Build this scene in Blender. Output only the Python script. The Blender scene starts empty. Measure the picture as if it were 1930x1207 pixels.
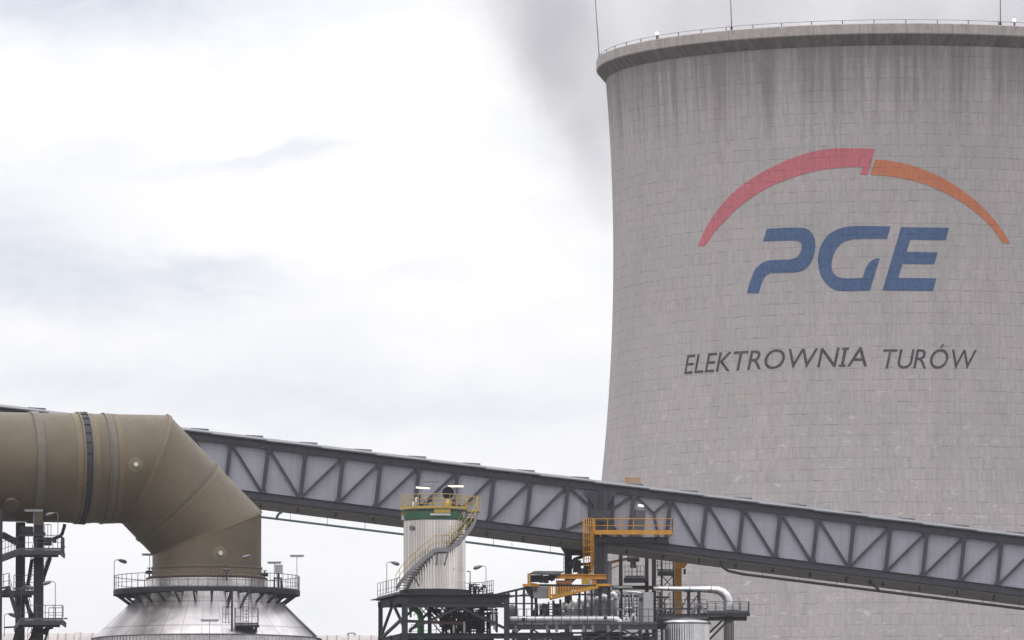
import bpy, bmesh, math, random
from mathutils import Vector, Matrix
random.seed(7)
PI = math.pi
rad = math.radians
S = bpy.context.scene
C = S.collection

# ------------------------------------------------------------------ camera
FPX = 14000.0                    # focal length in photograph pixels (1930 wide)
PITCH = math.atan((1851 - 603.5) / FPX)
CAMZ = 2.0
cam = bpy.data.cameras.new('camera')
cam.lens = 36.0 * FPX / 1930
cam.sensor_width = 36.0
cam.clip_start = 1.0
cam.clip_end = 20000
co = bpy.data.objects.new('camera', cam)
C.objects.link(co)
co.location = (0, 0, CAMZ)
co.rotation_euler = (PI / 2 + PITCH, 0, 0)
S.camera = co

# ------------------------------------------------------------------ world
SUN_EL, SUN_AZ = rad(60), rad(222)      # azimuth clockwise from +Y
SUN_POWER = 0.8
CLOUD_GAIN = 1.02
w = bpy.data.worlds.new('World')
S.world = w
w.use_nodes = True
nt = w.node_tree
nt.nodes.clear()


def N(tree, kind, **kw):
    n = tree.nodes.new(kind)
    for k, v in kw.items():
        if k.startswith('i_'):
            key = k[2:]
            key = int(key) if key.isdigit() else key
            n.inputs[key].default_value = v
        else:
            setattr(n, k, v)
    return n


def M_(tree, op, a, b=None, c=None, clamp=False):
    n = tree.nodes.new('ShaderNodeMath')
    n.operation = op
    n.use_clamp = clamp
    for i, v in enumerate((a, b, c)):
        if v is None:
            continue
        if isinstance(v, (int, float)):
            n.inputs[i].default_value = v
        else:
            tree.links.new(v, n.inputs[i])
    return n.outputs[0]


def MIX(tree, fac, a, b, blend='MIX'):
    n = tree.nodes.new('ShaderNodeMix')
    n.data_type = 'RGBA'
    n.blend_type = blend
    n.clamp_factor = True
    for sock, v in ((n.inputs[0], fac), (n.inputs[6], a), (n.inputs[7], b)):
        if isinstance(v, (int, float)):
            sock.default_value = v
        elif isinstance(v, (tuple, list)):
            sock.default_value = tuple(v) + ((1,) if len(v) == 3 else ())
        else:
            tree.links.new(v, sock)
    return n.outputs[2]


def NOISE(tree, vec, scale, detail=4, rough=.55, dist=0.0):
    n = tree.nodes.new('ShaderNodeTexNoise')
    n.inputs['Scale'].default_value = scale
    n.inputs['Detail'].default_value = detail
    n.inputs['Roughness'].default_value = rough
    n.inputs['Distortion'].default_value = dist
    if vec is not None:
        tree.links.new(vec, n.inputs['Vector'])
    return n.outputs['Fac']


def REMAP(tree, v, a, b, c=0.0, d=1.0):
    n = tree.nodes.new('ShaderNodeMapRange')
    n.clamp = True
    tree.links.new(v, n.inputs[0])
    for i, q in enumerate((a, b, c, d)):
        n.inputs[i + 1].default_value = q
    return n.outputs[0]


def SEP(tree, v):
    n = tree.nodes.new('ShaderNodeSeparateXYZ')
    tree.links.new(v, n.inputs[0])
    return n.outputs


def COMB(tree, x, y, z):
    n = tree.nodes.new('ShaderNodeCombineXYZ')
    for i, v in enumerate((x, y, z)):
        if isinstance(v, (int, float)):
            n.inputs[i].default_value = v
        else:
            tree.links.new(v, n.inputs[i])
    return n.outputs[0]


def build_sky():
    tc = N(nt, 'ShaderNodeTexCoord')
    d = tc.outputs['Generated']
    x, y, z = SEP(nt, d)
    sky = N(nt, 'ShaderNodeTexSky', sky_type='NISHITA', sun_disc=False,
            sun_elevation=SUN_EL, sun_rotation=SUN_AZ)
    skyc = MIX(nt, 1.0, sky.outputs[0], (.11, .11, .11), 'MULTIPLY')
    # cloud deck: stretched soft noise over azimuth and elevation
    az = M_(nt, 'ARCTAN2', x, y)
    el = M_(nt, 'ARCSINE', z)
    vec = COMB(nt, M_(nt, 'MULTIPLY', az, 1.0), M_(nt, 'MULTIPLY', el, 2.6), 3.7)
    warp = NOISE(nt, vec, 14, 2)
    vec2 = COMB(nt, M_(nt, 'ADD', az, M_(nt, 'MULTIPLY', warp, .03)),
                M_(nt, 'ADD', M_(nt, 'MULTIPLY', el, 2.6), M_(nt, 'MULTIPLY', warp, .05)), 1.3)
    n1 = NOISE(nt, vec2, 17, 6, .52)
    n2 = NOISE(nt, vec2, 60, 6, .6)
    n3 = NOISE(nt, vec, 45, 6, .6)
    n4 = NOISE(nt, vec2, 110, 5, .65)

    def patch(px, py, sx, sy, amp, tilt=0.0):
        ca, ce = (px - 965) / FPX, (1851 - py) / FPX
        da = M_(nt, 'ADD', M_(nt, 'SUBTRACT', az, ca), M_(nt, 'MULTIPLY', M_(nt, 'SUBTRACT', n3, .5), .030))
        de = M_(nt, 'SUBTRACT', M_(nt, 'SUBTRACT', el, ce), M_(nt, 'MULTIPLY', da, tilt))
        de = M_(nt, 'ADD', de, M_(nt, 'MULTIPLY', M_(nt, 'SUBTRACT', n2, .5), .013))
        wob = M_(nt, 'MULTIPLY', M_(nt, 'SUBTRACT', n4, .5), 1.1)
        q = M_(nt, 'ADD', M_(nt, 'POWER', M_(nt, 'ABSOLUTE', M_(nt, 'MULTIPLY', da, FPX / sx)), 2),
               M_(nt, 'POWER', M_(nt, 'ABSOLUTE', M_(nt, 'MULTIPLY', de, FPX / sy)), 2))
        g = M_(nt, 'EXPONENT', M_(nt, 'MULTIPLY', M_(nt, 'ADD', q, wob), -1))
        return M_(nt, 'MULTIPLY', g, amp)
    grey = M_(nt, 'ADD', M_(nt, 'MULTIPLY', REMAP(nt, n1, .46, .8), .40), M_(nt, 'MULTIPLY', REMAP(nt, n3, .42, .70), .12))
    grey = M_(nt, 'ADD', grey, .0)
    for a in ((80, 545, 360, 80, .50, -.1), (400, 525, 180, 38, .45, -.12), (530, 290, 120, 18, .50, .12),
              (420, 325, 150, 20, .25, .05), (20, 440, 210, 100, .38, 0), (90, -60, 620, 120, .80, 0), (560, 760, 420, 50, .24, 0),
              (800, 515, 110, 22, .15, .1), (200, 300, 150, 40, .20, 0), (1020, 790, 300, 40, .16, 0),
              (200, 720, 340, 50, .20, 0)):
        grey = M_(nt, 'ADD', grey, patch(*a))
    hi = patch(680, 270, 400, 240, .22)
    hi = M_(nt, 'ADD', hi, patch(250, 180, 300, 70, .30))
    grey = M_(nt, 'MAXIMUM', M_(nt, 'SUBTRACT', grey, hi), 0.0, clamp=True)
    cloud = MIX(nt, grey, (.99, .985, 1.0), (.60, .65, .755))
    zen = M_(nt, 'ADD', 1.0, M_(nt, 'MULTIPLY', M_(nt, 'POWER', M_(nt, 'MAXIMUM', z, 0.0), 1.3), 1.0))
    zen = M_(nt, 'MULTIPLY', zen, CLOUD_GAIN)
    cloud = MIX(nt, 1.0, cloud, COMB(nt, zen, zen, zen), 'MULTIPLY')
    # unseen bright gaps and heavy cloud banks, added to shape reflections in the silo metal
    refl_bank = REMAP(nt, NOISE(nt, COMB(nt, M_(nt, 'MULTIPLY', x, 1.0), M_(nt, 'MULTIPLY', y, 1.0), M_(nt, 'MULTIPLY', z, .7)), 3.2, 3, .5), .38, .60, .55, 1.30)
    a2 = M_(nt, 'ARCTAN2', x, M_(nt, 'MULTIPLY', y, -1))
    for c0, sg, am in ((.55, .38, .68), (-1.75, .35, .6), (1.9, .3, .5), (-.75, .16, .35)):
        q_ = M_(nt, 'MULTIPLY', M_(nt, 'SUBTRACT', a2, c0), 1 / sg)
        refl_bank = M_(nt, 'MULTIPLY', refl_bank, M_(nt, 'SUBTRACT', 1.0, M_(nt, 'MULTIPLY', M_(nt, 'EXPONENT', M_(nt, 'MULTIPLY', M_(nt, 'MULTIPLY', q_, q_), -1)), am)))
    away = M_(nt, 'MULTIPLY', REMAP(nt, y, .85, .2, 0, 1), REMAP(nt, z, .55, .25, .15, 1))
    refl_bank = M_(nt, 'ADD', 1.0, M_(nt, 'MULTIPLY', M_(nt, 'SUBTRACT', refl_bank, 1.0), away))
    cloud = MIX(nt, 1.0, cloud, COMB(nt, refl_bank, refl_bank, refl_bank), 'MULTIPLY')
    # thin veil low down lets a little blue sky through
    col = MIX(nt, .96, skyc, cloud)
    below = REMAP(nt, z, -.02, .0)
    col = MIX(nt, below, (.06, .06, .057), col)
    bg = N(nt, 'ShaderNodeBackground', i_Strength=1.0)
    nt.links.new(col, bg.inputs[0])
    out = N(nt, 'ShaderNodeOutputWorld')
    nt.links.new(bg.outputs[0], out.inputs[0])


build_sky()
sun = bpy.data.lights.new('sun', 'SUN')
sun.energy = SUN_POWER
sun.angle = rad(14)
sun.color = (1.0, .95, .88)
so = bpy.data.objects.new('sun', sun)
C.objects.link(so)
sd = Vector((math.sin(SUN_AZ) * math.cos(SUN_EL), math.cos(SUN_AZ) * math.cos(SUN_EL), math.sin(SUN_EL)))
so.rotation_euler = (-sd).to_track_quat('-Z', 'Y').to_euler()
so.location = (0, 0, 200)
S.view_settings.view_transform = 'Standard'
S.view_settings.look = 'None'
S.view_settings.exposure = 0.0
S.view_settings.gamma = 1.0
S.render.engine = 'CYCLES'
S.cycles.use_denoising = True
S.cycles.max_bounces = 6
S.cycles.volume_bounces = 2
S.cycles.volume_step_rate = .5
S.cycles.volume_max_steps = 96

# ------------------------------------------------------------------ pixel <-> place
cp, sp = math.cos(PITCH), math.sin(PITCH)


def ray(px, py):
    a, b = (px - 965) / FPX, (603.5 - py) / FPX
    return Vector((a, cp - sp * b, sp + cp * b))


def W(px, py, Y):
    r = ray(px, py)
    return Vector((0, 0, CAMZ)) + r * (Y / r.y)


def Z(py, Y):
    return W(965, py, Y).z


def X(px, Y, py=1050):
    return W(px, py, Y).x


def SC(Y):
    return Y / FPX / cp      # metres per photograph pixel (about) at depth Y


# ------------------------------------------------------------------ materials
MATS = {}


def mat(name, col, rough=.6, metal=0.0, var=.12, vscale=1.2, bump=0.0, bscale=8, streak=0.0, spec=.5, emit=None, dirt=0.0):
    if name in MATS:
        return MATS[name]
    m = bpy.data.materials.new(name)
    m.use_nodes = True
    t = m.node_tree
    b = t.nodes['Principled BSDF']
    b.inputs['Roughness'].default_value = rough
    b.inputs['Metallic'].default_value = metal
    b.inputs['Specular IOR Level'].default_value = spec
    g = N(t, 'ShaderNodeNewGeometry')
    pos = g.outputs['Position']
    n = NOISE(t, pos, vscale, 5, .6)
    c = MIX(t, REMAP(t, n, .3, .7), tuple(q * (1 - var) for q in col), tuple(min(1, q * (1 + var)) for q in col))
    if streak:
        x, y, z = SEP(t, pos)
        sv = COMB(t, M_(t, 'MULTIPLY', x, 3.0), M_(t, 'MULTIPLY', y, 3.0), M_(t, 'MULTIPLY', z, .18))
        s = NOISE(t, sv, 1.0, 4, .6)
        c = MIX(t, M_(t, 'MULTIPLY', REMAP(t, s, .48, .72), streak), c, tuple(q * .45 for q in col))
    if dirt:
        s = NOISE(t, pos, vscale * 3.1, 6, .7)
        c = MIX(t, M_(t, 'MULTIPLY', REMAP(t, s, .55, .72), dirt), c, (.09, .055, .035))
    t.links.new(c, b.inputs['Base Color'])
    if bump:
        bp = N(t, 'ShaderNodeBump', i_Strength=bump, i_Distance=.05)
        t.links.new(NOISE(t, pos, bscale, 4), bp.inputs['Height'])
        t.links.new(bp.outputs[0], b.inputs['Normal'])
    r2 = NOISE(t, pos, vscale * 2.3, 3)
    t.links.new(REMAP(t, r2, .3, .7, max(.02, rough - .1), min(1, rough + .1)), b.inputs['Roughness'])
    if emit:
        b.inputs['Emission Color'].default_value = tuple(emit[:3]) + (1,)
        b.inputs['Emission Strength'].default_value = emit[3]
    MATS[name] = m
    return m


steel = mat('dark painted steel', (.034, .037, .046), .6, 0, .15, .9, dirt=.15, spec=.22)
steel2 = mat('gallery painted steel', (.054, .057, .072), .55, 0, .10, .7, streak=.2, spec=.3)
soffm = mat('gallery underside sheet', (.26, .235, .24), .6, .0, .12, .6)
galv = mat('galvanised steel', (.20, .21, .22), .45, .5, .15, 1.5)
railm = mat('handrail steel', (.085, .095, .105), .5, .3, .1, 1.5)
yel = mat('orange yellow paint', (.60, .275, .018), .45, 0, .14, 2.0, dirt=.2)
yel2 = mat('pale yellow paint', (.52, .36, .06), .45, 0, .12, 2.0, dirt=.15)
whitep = mat('white insulated pipe jacket', (.84, .83, .85), .34, .15, .06, 1.6, bump=.15, bscale=2.5)
greyp = mat('light grey cabinet paint', (.42, .41, .43), .5, 0, .08, 1.2, streak=.25)
green = mat('green band paint', (.022, .10, .05), .5, 0, .15, 1.5, streak=.2)
greenp = mat('bright green pipe paint', (.02, .30, .05), .4, 0, .1, 1.5)
black = mat('black rubber', (.022, .022, .035), .55, 0, .35, 2.2, bump=.6, bscale=3)
redb = mat('brick red paint', (.22, .07, .05), .6, 0, .15, 1.2)
signw = mat('white sign board', (.55, .56, .58), .4, 0, .05, 2)
bluep = mat('blue grey pipe', (.10, .17, .21), .45, .2, .1, 1.0)
lampon = mat('lit lamp tube', (.9, .85, .75), .4, 0, 0, 1, emit=(1, .86, .68, 1.25))
warn = mat('lit warning lamp', (.9, .9, .9), .4, 0, 0, 1, emit=(1, .93, .88, 9.0))
lensm = mat('lamp glass', (.35, .38, .40), .25, 0, .05, 1)
far_duct = mat('pale cladding', (.52, .47, .46), .5, .3, .08, .8, streak=.3)


def alu_mat(name, base, rough, wav, seam_h=0.0, seam_a=0, cx=0, cy=0):
    m = bpy.data.materials.new(name)
    m.use_nodes = True
    t = m.node_tree
    b = t.nodes['Principled BSDF']
    b.inputs['Metallic'].default_value = .92
    g = N(t, 'ShaderNodeNewGeometry')
    pos = g.outputs['Position']
    x, y, z = SEP(t, pos)
    sv = COMB(t, M_(t, 'MULTIPLY', x, 1.6), M_(t, 'MULTIPLY', y, 1.6), M_(t, 'MULTIPLY', z, .12))
    s = NOISE(t, sv, .7, 2, .5)
    c = MIX(t, REMAP(t, s, .32, .72), base, tuple(q * .78 for q in base))
    blot = NOISE(t, pos, .55, 4, .6)
    c = MIX(t, M_(t, 'MULTIPLY', REMAP(t, blot, .5, .75), .2), c, tuple(q * .6 for q in base))
    if seam_a:
        th = M_(t, 'ARCTAN2', M_(t, 'SUBTRACT', x, cx), M_(t, 'SUBTRACT', y, cy))
        k = M_(t, 'FRACT', M_(t, 'MULTIPLY', th, seam_a / (2 * PI)))
        line = M_(t, 'LESS_THAN', k, .035)
        zl = M_(t, 'LESS_THAN', M_(t, 'FRACT', M_(t, 'MULTIPLY', z, 1 / seam_h)), .04)
        # each sheet has its own sheen
        cell = COMB(t, M_(t, 'FLOOR', M_(t, 'MULTIPLY', th, seam_a / (2 * PI))), M_(t, 'FLOOR', M_(t, 'MULTIPLY', z, 1 / seam_h)), 0)
        wn = N(t, 'ShaderNodeTexWhiteNoise')
        t.links.new(cell, wn.inputs['Vector'])
        c = MIX(t, M_(t, 'MULTIPLY', wn.outputs['Value'], .35), c, tuple(q * .6 for q in base))
        c = MIX(t, M_(t, 'MULTIPLY', M_(t, 'MAXIMUM', line, zl), .5), c, (.12, .11, .12))
    t.links.new(c, b.inputs['Base Color'])
    rr = NOISE(t, pos, 1.7, 3)
    t.links.new(REMAP(t, rr, .3, .7, rough - .03, rough + .06), b.inputs['Roughness'])
    bp = N(t, 'ShaderNodeBump', i_Strength=wav, i_Distance=.12)
    t.links.new(NOISE(t, pos, .9, 2), bp.inputs['Height'])
    t.links.new(bp.outputs[0], b.inputs['Normal'])
    return m


# ------------------------------------------------------------------ mesh builder
class MB:
    def __init__(self):
        self.v, self.f, self.sm = [], [], []

    def add(self, verts, faces, smooth=False):
        o = len(self.v)
        self.v += [Vector(p) for p in verts]
        self.f += [tuple(i + o for i in q) for q in faces]
        self.sm += [smooth] * len(faces)
        return self

    def box(self, a, b, M=None):
        (x0, y0, z0), (x1, y1, z1) = a, b
        x0, x1 = sorted((x0, x1)); y0, y1 = sorted((y0, y1)); z0, z1 = sorted((z0, z1))
        vs = [(x0, y0, z0), (x1, y0, z0), (x1, y1, z0), (x0, y1, z0), (x0, y0, z1), (x1, y0, z1), (x1, y1, z1), (x0, y1, z1)]
        if M is not None:
            vs = [M @ Vector(p) for p in vs]
        return self.add(vs, [(0, 3, 2, 1), (4, 5, 6, 7), (0, 1, 5, 4), (1, 2, 6, 5), (2, 3, 7, 6), (3, 0, 4, 7)])

    def beam(self, p, q, wd=.1, ht=None, up=(0, 0, 1)):
        p, q = Vector(p), Vector(q)
        ht = wd if ht is None else ht
        d = (q - p).normalized()
        u = Vector(up)
        if abs(d.dot(u)) > .98:
            u = Vector((0, 1, 0))
        s = d.cross(u).normalized()
        n = s.cross(d).normalized()
        s *= wd / 2
        n *= ht / 2
        vs = [p - s - n, p + s - n, p + s + n, p - s + n, q - s - n, q + s - n, q + s + n, q - s + n]
        return self.add(vs, [(0, 1, 2, 3), (7, 6, 5, 4), (0, 4, 5, 1), (1, 5, 6, 2), (2, 6, 7, 3), (3, 7, 4, 0)])

    def ibeam(self, p, q, wd=.3, ht=.3, t=.03, up=(0, 0, 1)):
        p, q = Vector(p), Vector(q)
        d = (q - p).normalized()
        u = Vector(up)
        if abs(d.dot(u)) > .98:
            u = Vector((0, 1, 0))
        s = d.cross(u).normalized()
        n = s.cross(d).normalized()
        o = n * (ht / 2 - t / 2)
        self.beam(p + o, q + o, wd, t, up)
        self.beam(p - o, q - o, wd, t, up)
        self.beam(p, q, t, ht - 2 * t, up)
        return self

    def tube(self, pts, r, seg=8, cap=True, closed=False, smooth=True):
        pts = [Vector(p) for p in pts]
        n = len(pts)
        rings = []
        prev = None
        for i, p in enumerate(pts):
            if closed:
                d = (pts[(i + 1) % n] - pts[i - 1]).normalized()
            elif i == 0:
                d = (pts[1] - p).normalized()
            elif i == n - 1:
                d = (p - pts[-2]).normalized()
            else:
                d = ((pts[i + 1] - p).normalized() + (p - pts[i - 1]).normalized()).normalized()
            if prev is None:
                a = Vector((0, 0, 1)) if abs(d.z) < .9 else Vector((1, 0, 0))
                s = d.cross(a).normalized()
            else:
                s = (prev - d * prev.dot(d)).normalized()
            prev = s
            u = d.cross(s)
            rr = r[i] if isinstance(r, (list, tuple)) else r
            rings.append([p + (s * math.cos(2 * PI * k / seg) + u * math.sin(2 * PI * k / seg)) * rr for k in range(seg)])
        vs = [q for R in rings for q in R]
        fs = []
        m = n if closed else n - 1
        for i in range(m):
            j = (i + 1) % n
            for k in range(seg):
                l = (k + 1) % seg
                fs.append((i * seg + k, i * seg + l, j * seg + l, j * seg + k))
        self.add(vs, fs, smooth)
        if cap and not closed:
            o = len(self.v) - len(vs)
            self.f.append(tuple(o + k for k in reversed(range(seg)))); self.sm.append(False)
            self.f.append(tuple(o + (n - 1) * seg + k for k in range(seg))); self.sm.append(False)
        return self

    def lathe(self, c, prof, seg=64, a0=0.0, a1=2 * PI, smooth=True, rfun=None):
        c = Vector(c)
        full = abs(a1 - a0 - 2 * PI) < 1e-6
        m = seg if full else seg + 1
        vs = []
        for (r, z) in prof:
            for k in range(m):
                a = a0 + (a1 - a0) * k / seg
                rr = r if rfun is None else r + rfun(a, z)
                vs.append(c + Vector((math.sin(a) * rr, -math.cos(a) * rr, z)))
        fs = []
        for i in range(len(prof) - 1):
            for k in range(seg):
                l = (k + 1) % m
                fs.append((i * m + k, i * m + l, (i + 1) * m + l, (i + 1) * m + k))
        return self.add(vs, fs, smooth)

    def disc(self, c, r, nrm, th, seg=24):
        c, nrm = Vector(c), Vector(nrm).normalized()
        return self.tube([c - nrm * th / 2, c + nrm * th / 2], r, seg, smooth=False)

    def build(self, name, material, root=None, label=None):
        me = bpy.data.meshes.new(name)
        off = root.matrix_world.translation if root is not None else Vector((0, 0, 0))
        base = getattr(self, 'origin', off)
        me.from_pydata([p - base for p in self.v], [], self.f)
        me.polygons.foreach_set('use_smooth', self.sm)
        me.materials.append(material)
        bm = bmesh.new(); bm.from_mesh(me)
        bmesh.ops.recalc_face_normals(bm, faces=bm.faces)
        bm.to_mesh(me); bm.free()
        me.update()
        o = bpy.data.objects.new(name, me)
        C.objects.link(o)
        if root is not None:
            o.parent = root
            o.location = base - off
        else:
            o.location = base
        if label:
            o['label'] = label
        return o


def tag(o, label=None, cat=None, group=None, kind=None):
    if label: o['label'] = label
    if cat: o['category'] = cat
    if group: o['group'] = group
    if kind: o['kind'] = kind
    return o


def thing(name, label, cat, loc, group=None):
    o = bpy.data.objects.new(name, None)
    o.empty_display_size = .5
    C.objects.link(o)
    o.location = Vector(loc)
    o.matrix_world = Matrix.Translation(Vector(loc))
    return tag(o, label, cat, group, 'thing')


def sub(mb, name, m, parent, root):
    """a sub-part: geometry given in world space, parent = a part of root"""
    base = parent.location + root.location
    me_b = MB(); me_b.v, me_b.f, me_b.sm = mb.v, mb.f, mb.sm
    me_b.origin = base
    o = me_b.build(name, m, None)
    o.parent = parent
    o.location = (0, 0, 0)
    return o


def copy_tree(o, parent=None):
    c = o.copy(); C.objects.link(c); c.parent = parent
    for ch in list(o.children):
        copy_tree(ch, c)
    return c


def railing(mb, pts, h=1.1, step=1.2, r=.022, mid=(.55,), closed=False, post=.025, toe=True):
    """tubular guard rail along points on a floor"""
    pts = [Vector(p) for p in pts]
    up = Vector((0, 0, 1))
    ring = pts + ([pts[0]] if closed else [])
    for hh in (h,) + tuple(mid):
        mb.tube([p + up * hh for p in pts], r if hh == h else r * .8, 5, closed=closed)
    for a, b in zip(ring[:-1], ring[1:]):
        L = (b - a).length
        n = max(1, round(L / step))
        for k in range(n + (0 if closed else 1)):
            p = a.lerp(b, k / n)
            mb.tube([p, p + up * h], post, 5, cap=False)
        if toe:
            mb.beam(a + up * .09, b + up * .09, .012, .15)


def ladder(mb, p, q, wdir, wd=.45, step=.3, r=.022):
    p, q, wdir = Vector(p), Vector(q), Vector(wdir).normalized()
    for s in (-1, 1):
        mb.tube([p + wdir * s * wd / 2, q + wdir * s * wd / 2], r, 5)
    n = int((q - p).length / step)
    for k in range(1, n):
        c = p.lerp(q, k / n)
        mb.tube([c - wdir * wd / 2, c + wdir * wd / 2], r * .8, 4, cap=False)


# ------------------------------------------------------------------ ground
gm = mat('gravel and asphalt ground', (.07, .066, .060), .9, 0, .3, .05)
g = MB().add([(-3000, -3000, 0), (3000, -3000, 0), (3000, 3000, 0), (-3000, 3000, 0)], [(0, 1, 2, 3)])
tag(g.build('ground', gm), 'flat grey industrial ground round the plant', kind='structure')

# ------------------------------------------------------------------ cooling tower
TY = 850.0
TC = Vector((X(1680, TY, 500), TY, 0))
ts = SC(TY)
TZ0 = Z(480, TY)                 # throat height
TA = 524.5 * ts
TCc = 1435 * ts
ZTOP = Z(115, TY)                # rim top
ZSH = Z(146, TY)


def TR(z):
    return TA * math.sqrt(1 + ((z - TZ0) / TCc) ** 2)


LIFT = 20.35 * ts


def concrete(name, tint=None, rim=False, alpha=.86):
    m = bpy.data.materials.new(name)
    m.use_nodes = True
    t = m.node_tree
    b = t.nodes['Principled BSDF']
    b.inputs['Roughness'].default_value = .92
    b.inputs['Specular IOR Level'].default_value = .15
    g = N(t, 'ShaderNodeNewGeometry')
    pos = g.outputs['Position']
    x, y, z = SEP(t, pos)
    th = M_(t, 'ARCTAN2', M_(t, 'SUBTRACT', x, TC.x), M_(t, 'SUBTRACT', TC.y, y))
    s = M_(t, 'MULTIPLY', th, TA)            # arc length in metres
    # slow wobble of the lift joints
    wob = M_(t, 'MULTIPLY', M_(t, 'SUBTRACT', NOISE(t, COMB(t, s, 0, M_(t, 'MULTIPLY', z, .5)), .8, 5, .6), .5), .30)
    zz = M_(t, 'DIVIDE', M_(t, 'ADD', z, wob), LIFT)
    row = M_(t, 'FLOOR', zz)
    fr = M_(t, 'FRACT', zz)
    # base tone: greenish, pinkish and plain grey patches
    sv = COMB(t, s, 0, z)
    c = (.485, .452, .458)
    pan = COMB(t, M_(t, 'FLOOR', M_(t, 'DIVIDE', M_(t, 'ADD', s, M_(t, 'MULTIPLY', row, 1.7)), 2.9)), row, 0)
    wn = N(t, 'ShaderNodeTexWhiteNoise'); t.links.new(pan, wn.inputs['Vector'])
    wn2 = N(t, 'ShaderNodeTexWhiteNoise'); t.links.new(COMB(t, row, 5.5, 2.0), wn2.inputs['Vector'])
    big = NOISE(t, sv, .09, 4, .55)
    tone = MIX(t, REMAP(t, NOISE(t, sv, .16, 3), .35, .65), (.425, .428, .425), (.520, .455, .470))
    c = MIX(t, .3, tone, c)
    c = MIX(t, M_(t, 'MULTIPLY', wn.outputs['Value'], .10), c, (.34, .33, .328))
    c = MIX(t, M_(t, 'MULTIPLY', wn2.outputs['Value'], .10), c, (.50, .475, .465))
    # board marks: fine vertical streaks, cut at each joint
    bv = COMB(t, M_(t, 'MULTIPLY', s, 1.0), M_(t, 'MULTIPLY', row, 3.3), M_(t, 'MULTIPLY', z, .10))
    brd = NOISE(t, bv, 3.0, 3, .7)
    c = MIX(t, M_(t, 'MULTIPLY', REMAP(t, brd, .48, .75), .55), c, (.27, .26, .262))
    brd2 = NOISE(t, bv, 1.3, 3, .7)
    c = MIX(t, M_(t, 'MULTIPLY', REMAP(t, brd2, .5, .8), .4), c, (.55, .52, .51))
    c = MIX(t, M_(t, 'MULTIPLY', REMAP(t, big, .45, .7), .30), c, (.33, .325, .322))
    # fine corduroy of the form boards and small warm / cool blotches
    wv = N(t, 'ShaderNodeTexNoise'); wv.noise_dimensions = '2D'
    wv.inputs['Scale'].default_value = 1.0; wv.inputs['Detail'].default_value = 2
    t.links.new(COMB(t, M_(t, 'MULTIPLY', s, 3.4), M_(t, 'MULTIPLY', zz, .55), 0), wv.inputs['Vector'])
    c = MIX(t, M_(t, 'MULTIPLY', REMAP(t, wv.outputs['Fac'], .45, .68), .38), c, (.33, .315, .315))
    hue = NOISE(t, COMB(t, M_(t, 'MULTIPLY', s, 1.0), 31, M_(t, 'MULTIPLY', z, .8)), .55, 4, .65)
    c = MIX(t, M_(t, 'MULTIPLY', REMAP(t, hue, .50, .70), .24), c, (.47, .39, .39))
    c = MIX(t, M_(t, 'MULTIPLY', REMAP(t, hue, .50, .32), .30), c, (.36, .39, .375))
    # grain
    gr = NOISE(t, sv, 3.2, 5, .75)
    c = MIX(t, M_(t, 'MULTIPLY', REMAP(t, gr, .5, .75), .5), c, (.26, .25, .252))
    gr2 = NOISE(t, COMB(t, M_(t, 'ADD', s, 77), 3, z), 2.3, 5, .75)
    c = MIX(t, M_(t, 'MULTIPLY', REMAP(t, gr2, .55, .8), .5), c, (.50, .48, .465))
    if not rim:
        # joints: broken thin dark lines with pale laitance beneath
        gap = NOISE(t, COMB(t, M_(t, 'MULTIPLY', s, .8), M_(t, 'MULTIPLY', row, 7.7), 0), 1.0, 5, .75)
        wid = REMAP(t, gap, .36, .66, .035, .085)
        line = M_(t, 'LESS_THAN', fr, wid)
        c = MIX(t, M_(t, 'MULTIPLY', line, REMAP(t, gap, .38, .64, .06, .62)), c, (.13, .12, .125))
        under = M_(t, 'MULTIPLY', M_(t, 'GREATER_THAN', fr, .86), REMAP(t, NOISE(t, COMB(t, M_(t, 'MULTIPLY', s, .8), M_(t, 'MULTIPLY', row, 3.1), 4), 1.0, 3, .7), .55, .7, 0, .45))
        c = MIX(t, under, c, (.56, .54, .52))
        # vertical form joints
        vj = M_(t, 'FRACT', M_(t, 'DIVIDE', M_(t, 'ADD', s, M_(t, 'MULTIPLY', row, 1.7)), 2.9))
        c = MIX(t, M_(t, 'MULTIPLY', M_(t, 'MULTIPLY', M_(t, 'LESS_THAN', vj, .03), REMAP(t, gap, .45, .6)), .05), c, (.17, .16, .16))
        # soot and water runs below the rim
        rv = COMB(t, M_(t, 'MULTIPLY', s, 1.0), 0, M_(t, 'MULTIPLY', z, .03))
        run = NOISE(t, rv, 1.1, 5, .75)
        run2 = NOISE(t, rv, .35, 4, .65)
        top = REMAP(t, z, ZSH - 15, ZSH + .5, 0, 1)
        run = M_(t, 'ADD', M_(t, 'MULTIPLY', run, .6), M_(t, 'MULTIPLY', run2, .5))
        k = M_(t, 'SUBTRACT', M_(t, 'ADD', run, M_(t, 'MULTIPLY', top, .27)), .62)
        k = M_(t, 'MULTIPLY', REMAP(t, k, 0, .20), M_(t, 'MINIMUM', M_(t, 'MULTIPLY', top, 1.6), 1.0))
        c = MIX(t, M_(t, 'MULTIPLY', k, .62), c, (.115, .11, .112))
        # long pale and dark washes the whole way down
        lv = COMB(t, s, 9, M_(t, 'MULTIPLY', z, .02))
        lw = NOISE(t, lv, .35, 4, .6)
        c = MIX(t, M_(t, 'MULTIPLY', REMAP(t, lw, .52, .72), .16), c, (.20, .19, .20))
        c = MIX(t, M_(t, 'MULTIPLY', REMAP(t, lw, .46, .28), .16), c, (.43, .41, .39))
        # lime patches, mostly low down
        pt = NOISE(t, COMB(t, s, 20, M_(t, 'MULTIPLY', z, 2.0)), .55, 5, .7)
        low = REMAP(t, z, Z(960, TY), Z(650, TY), 1, .1)
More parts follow.
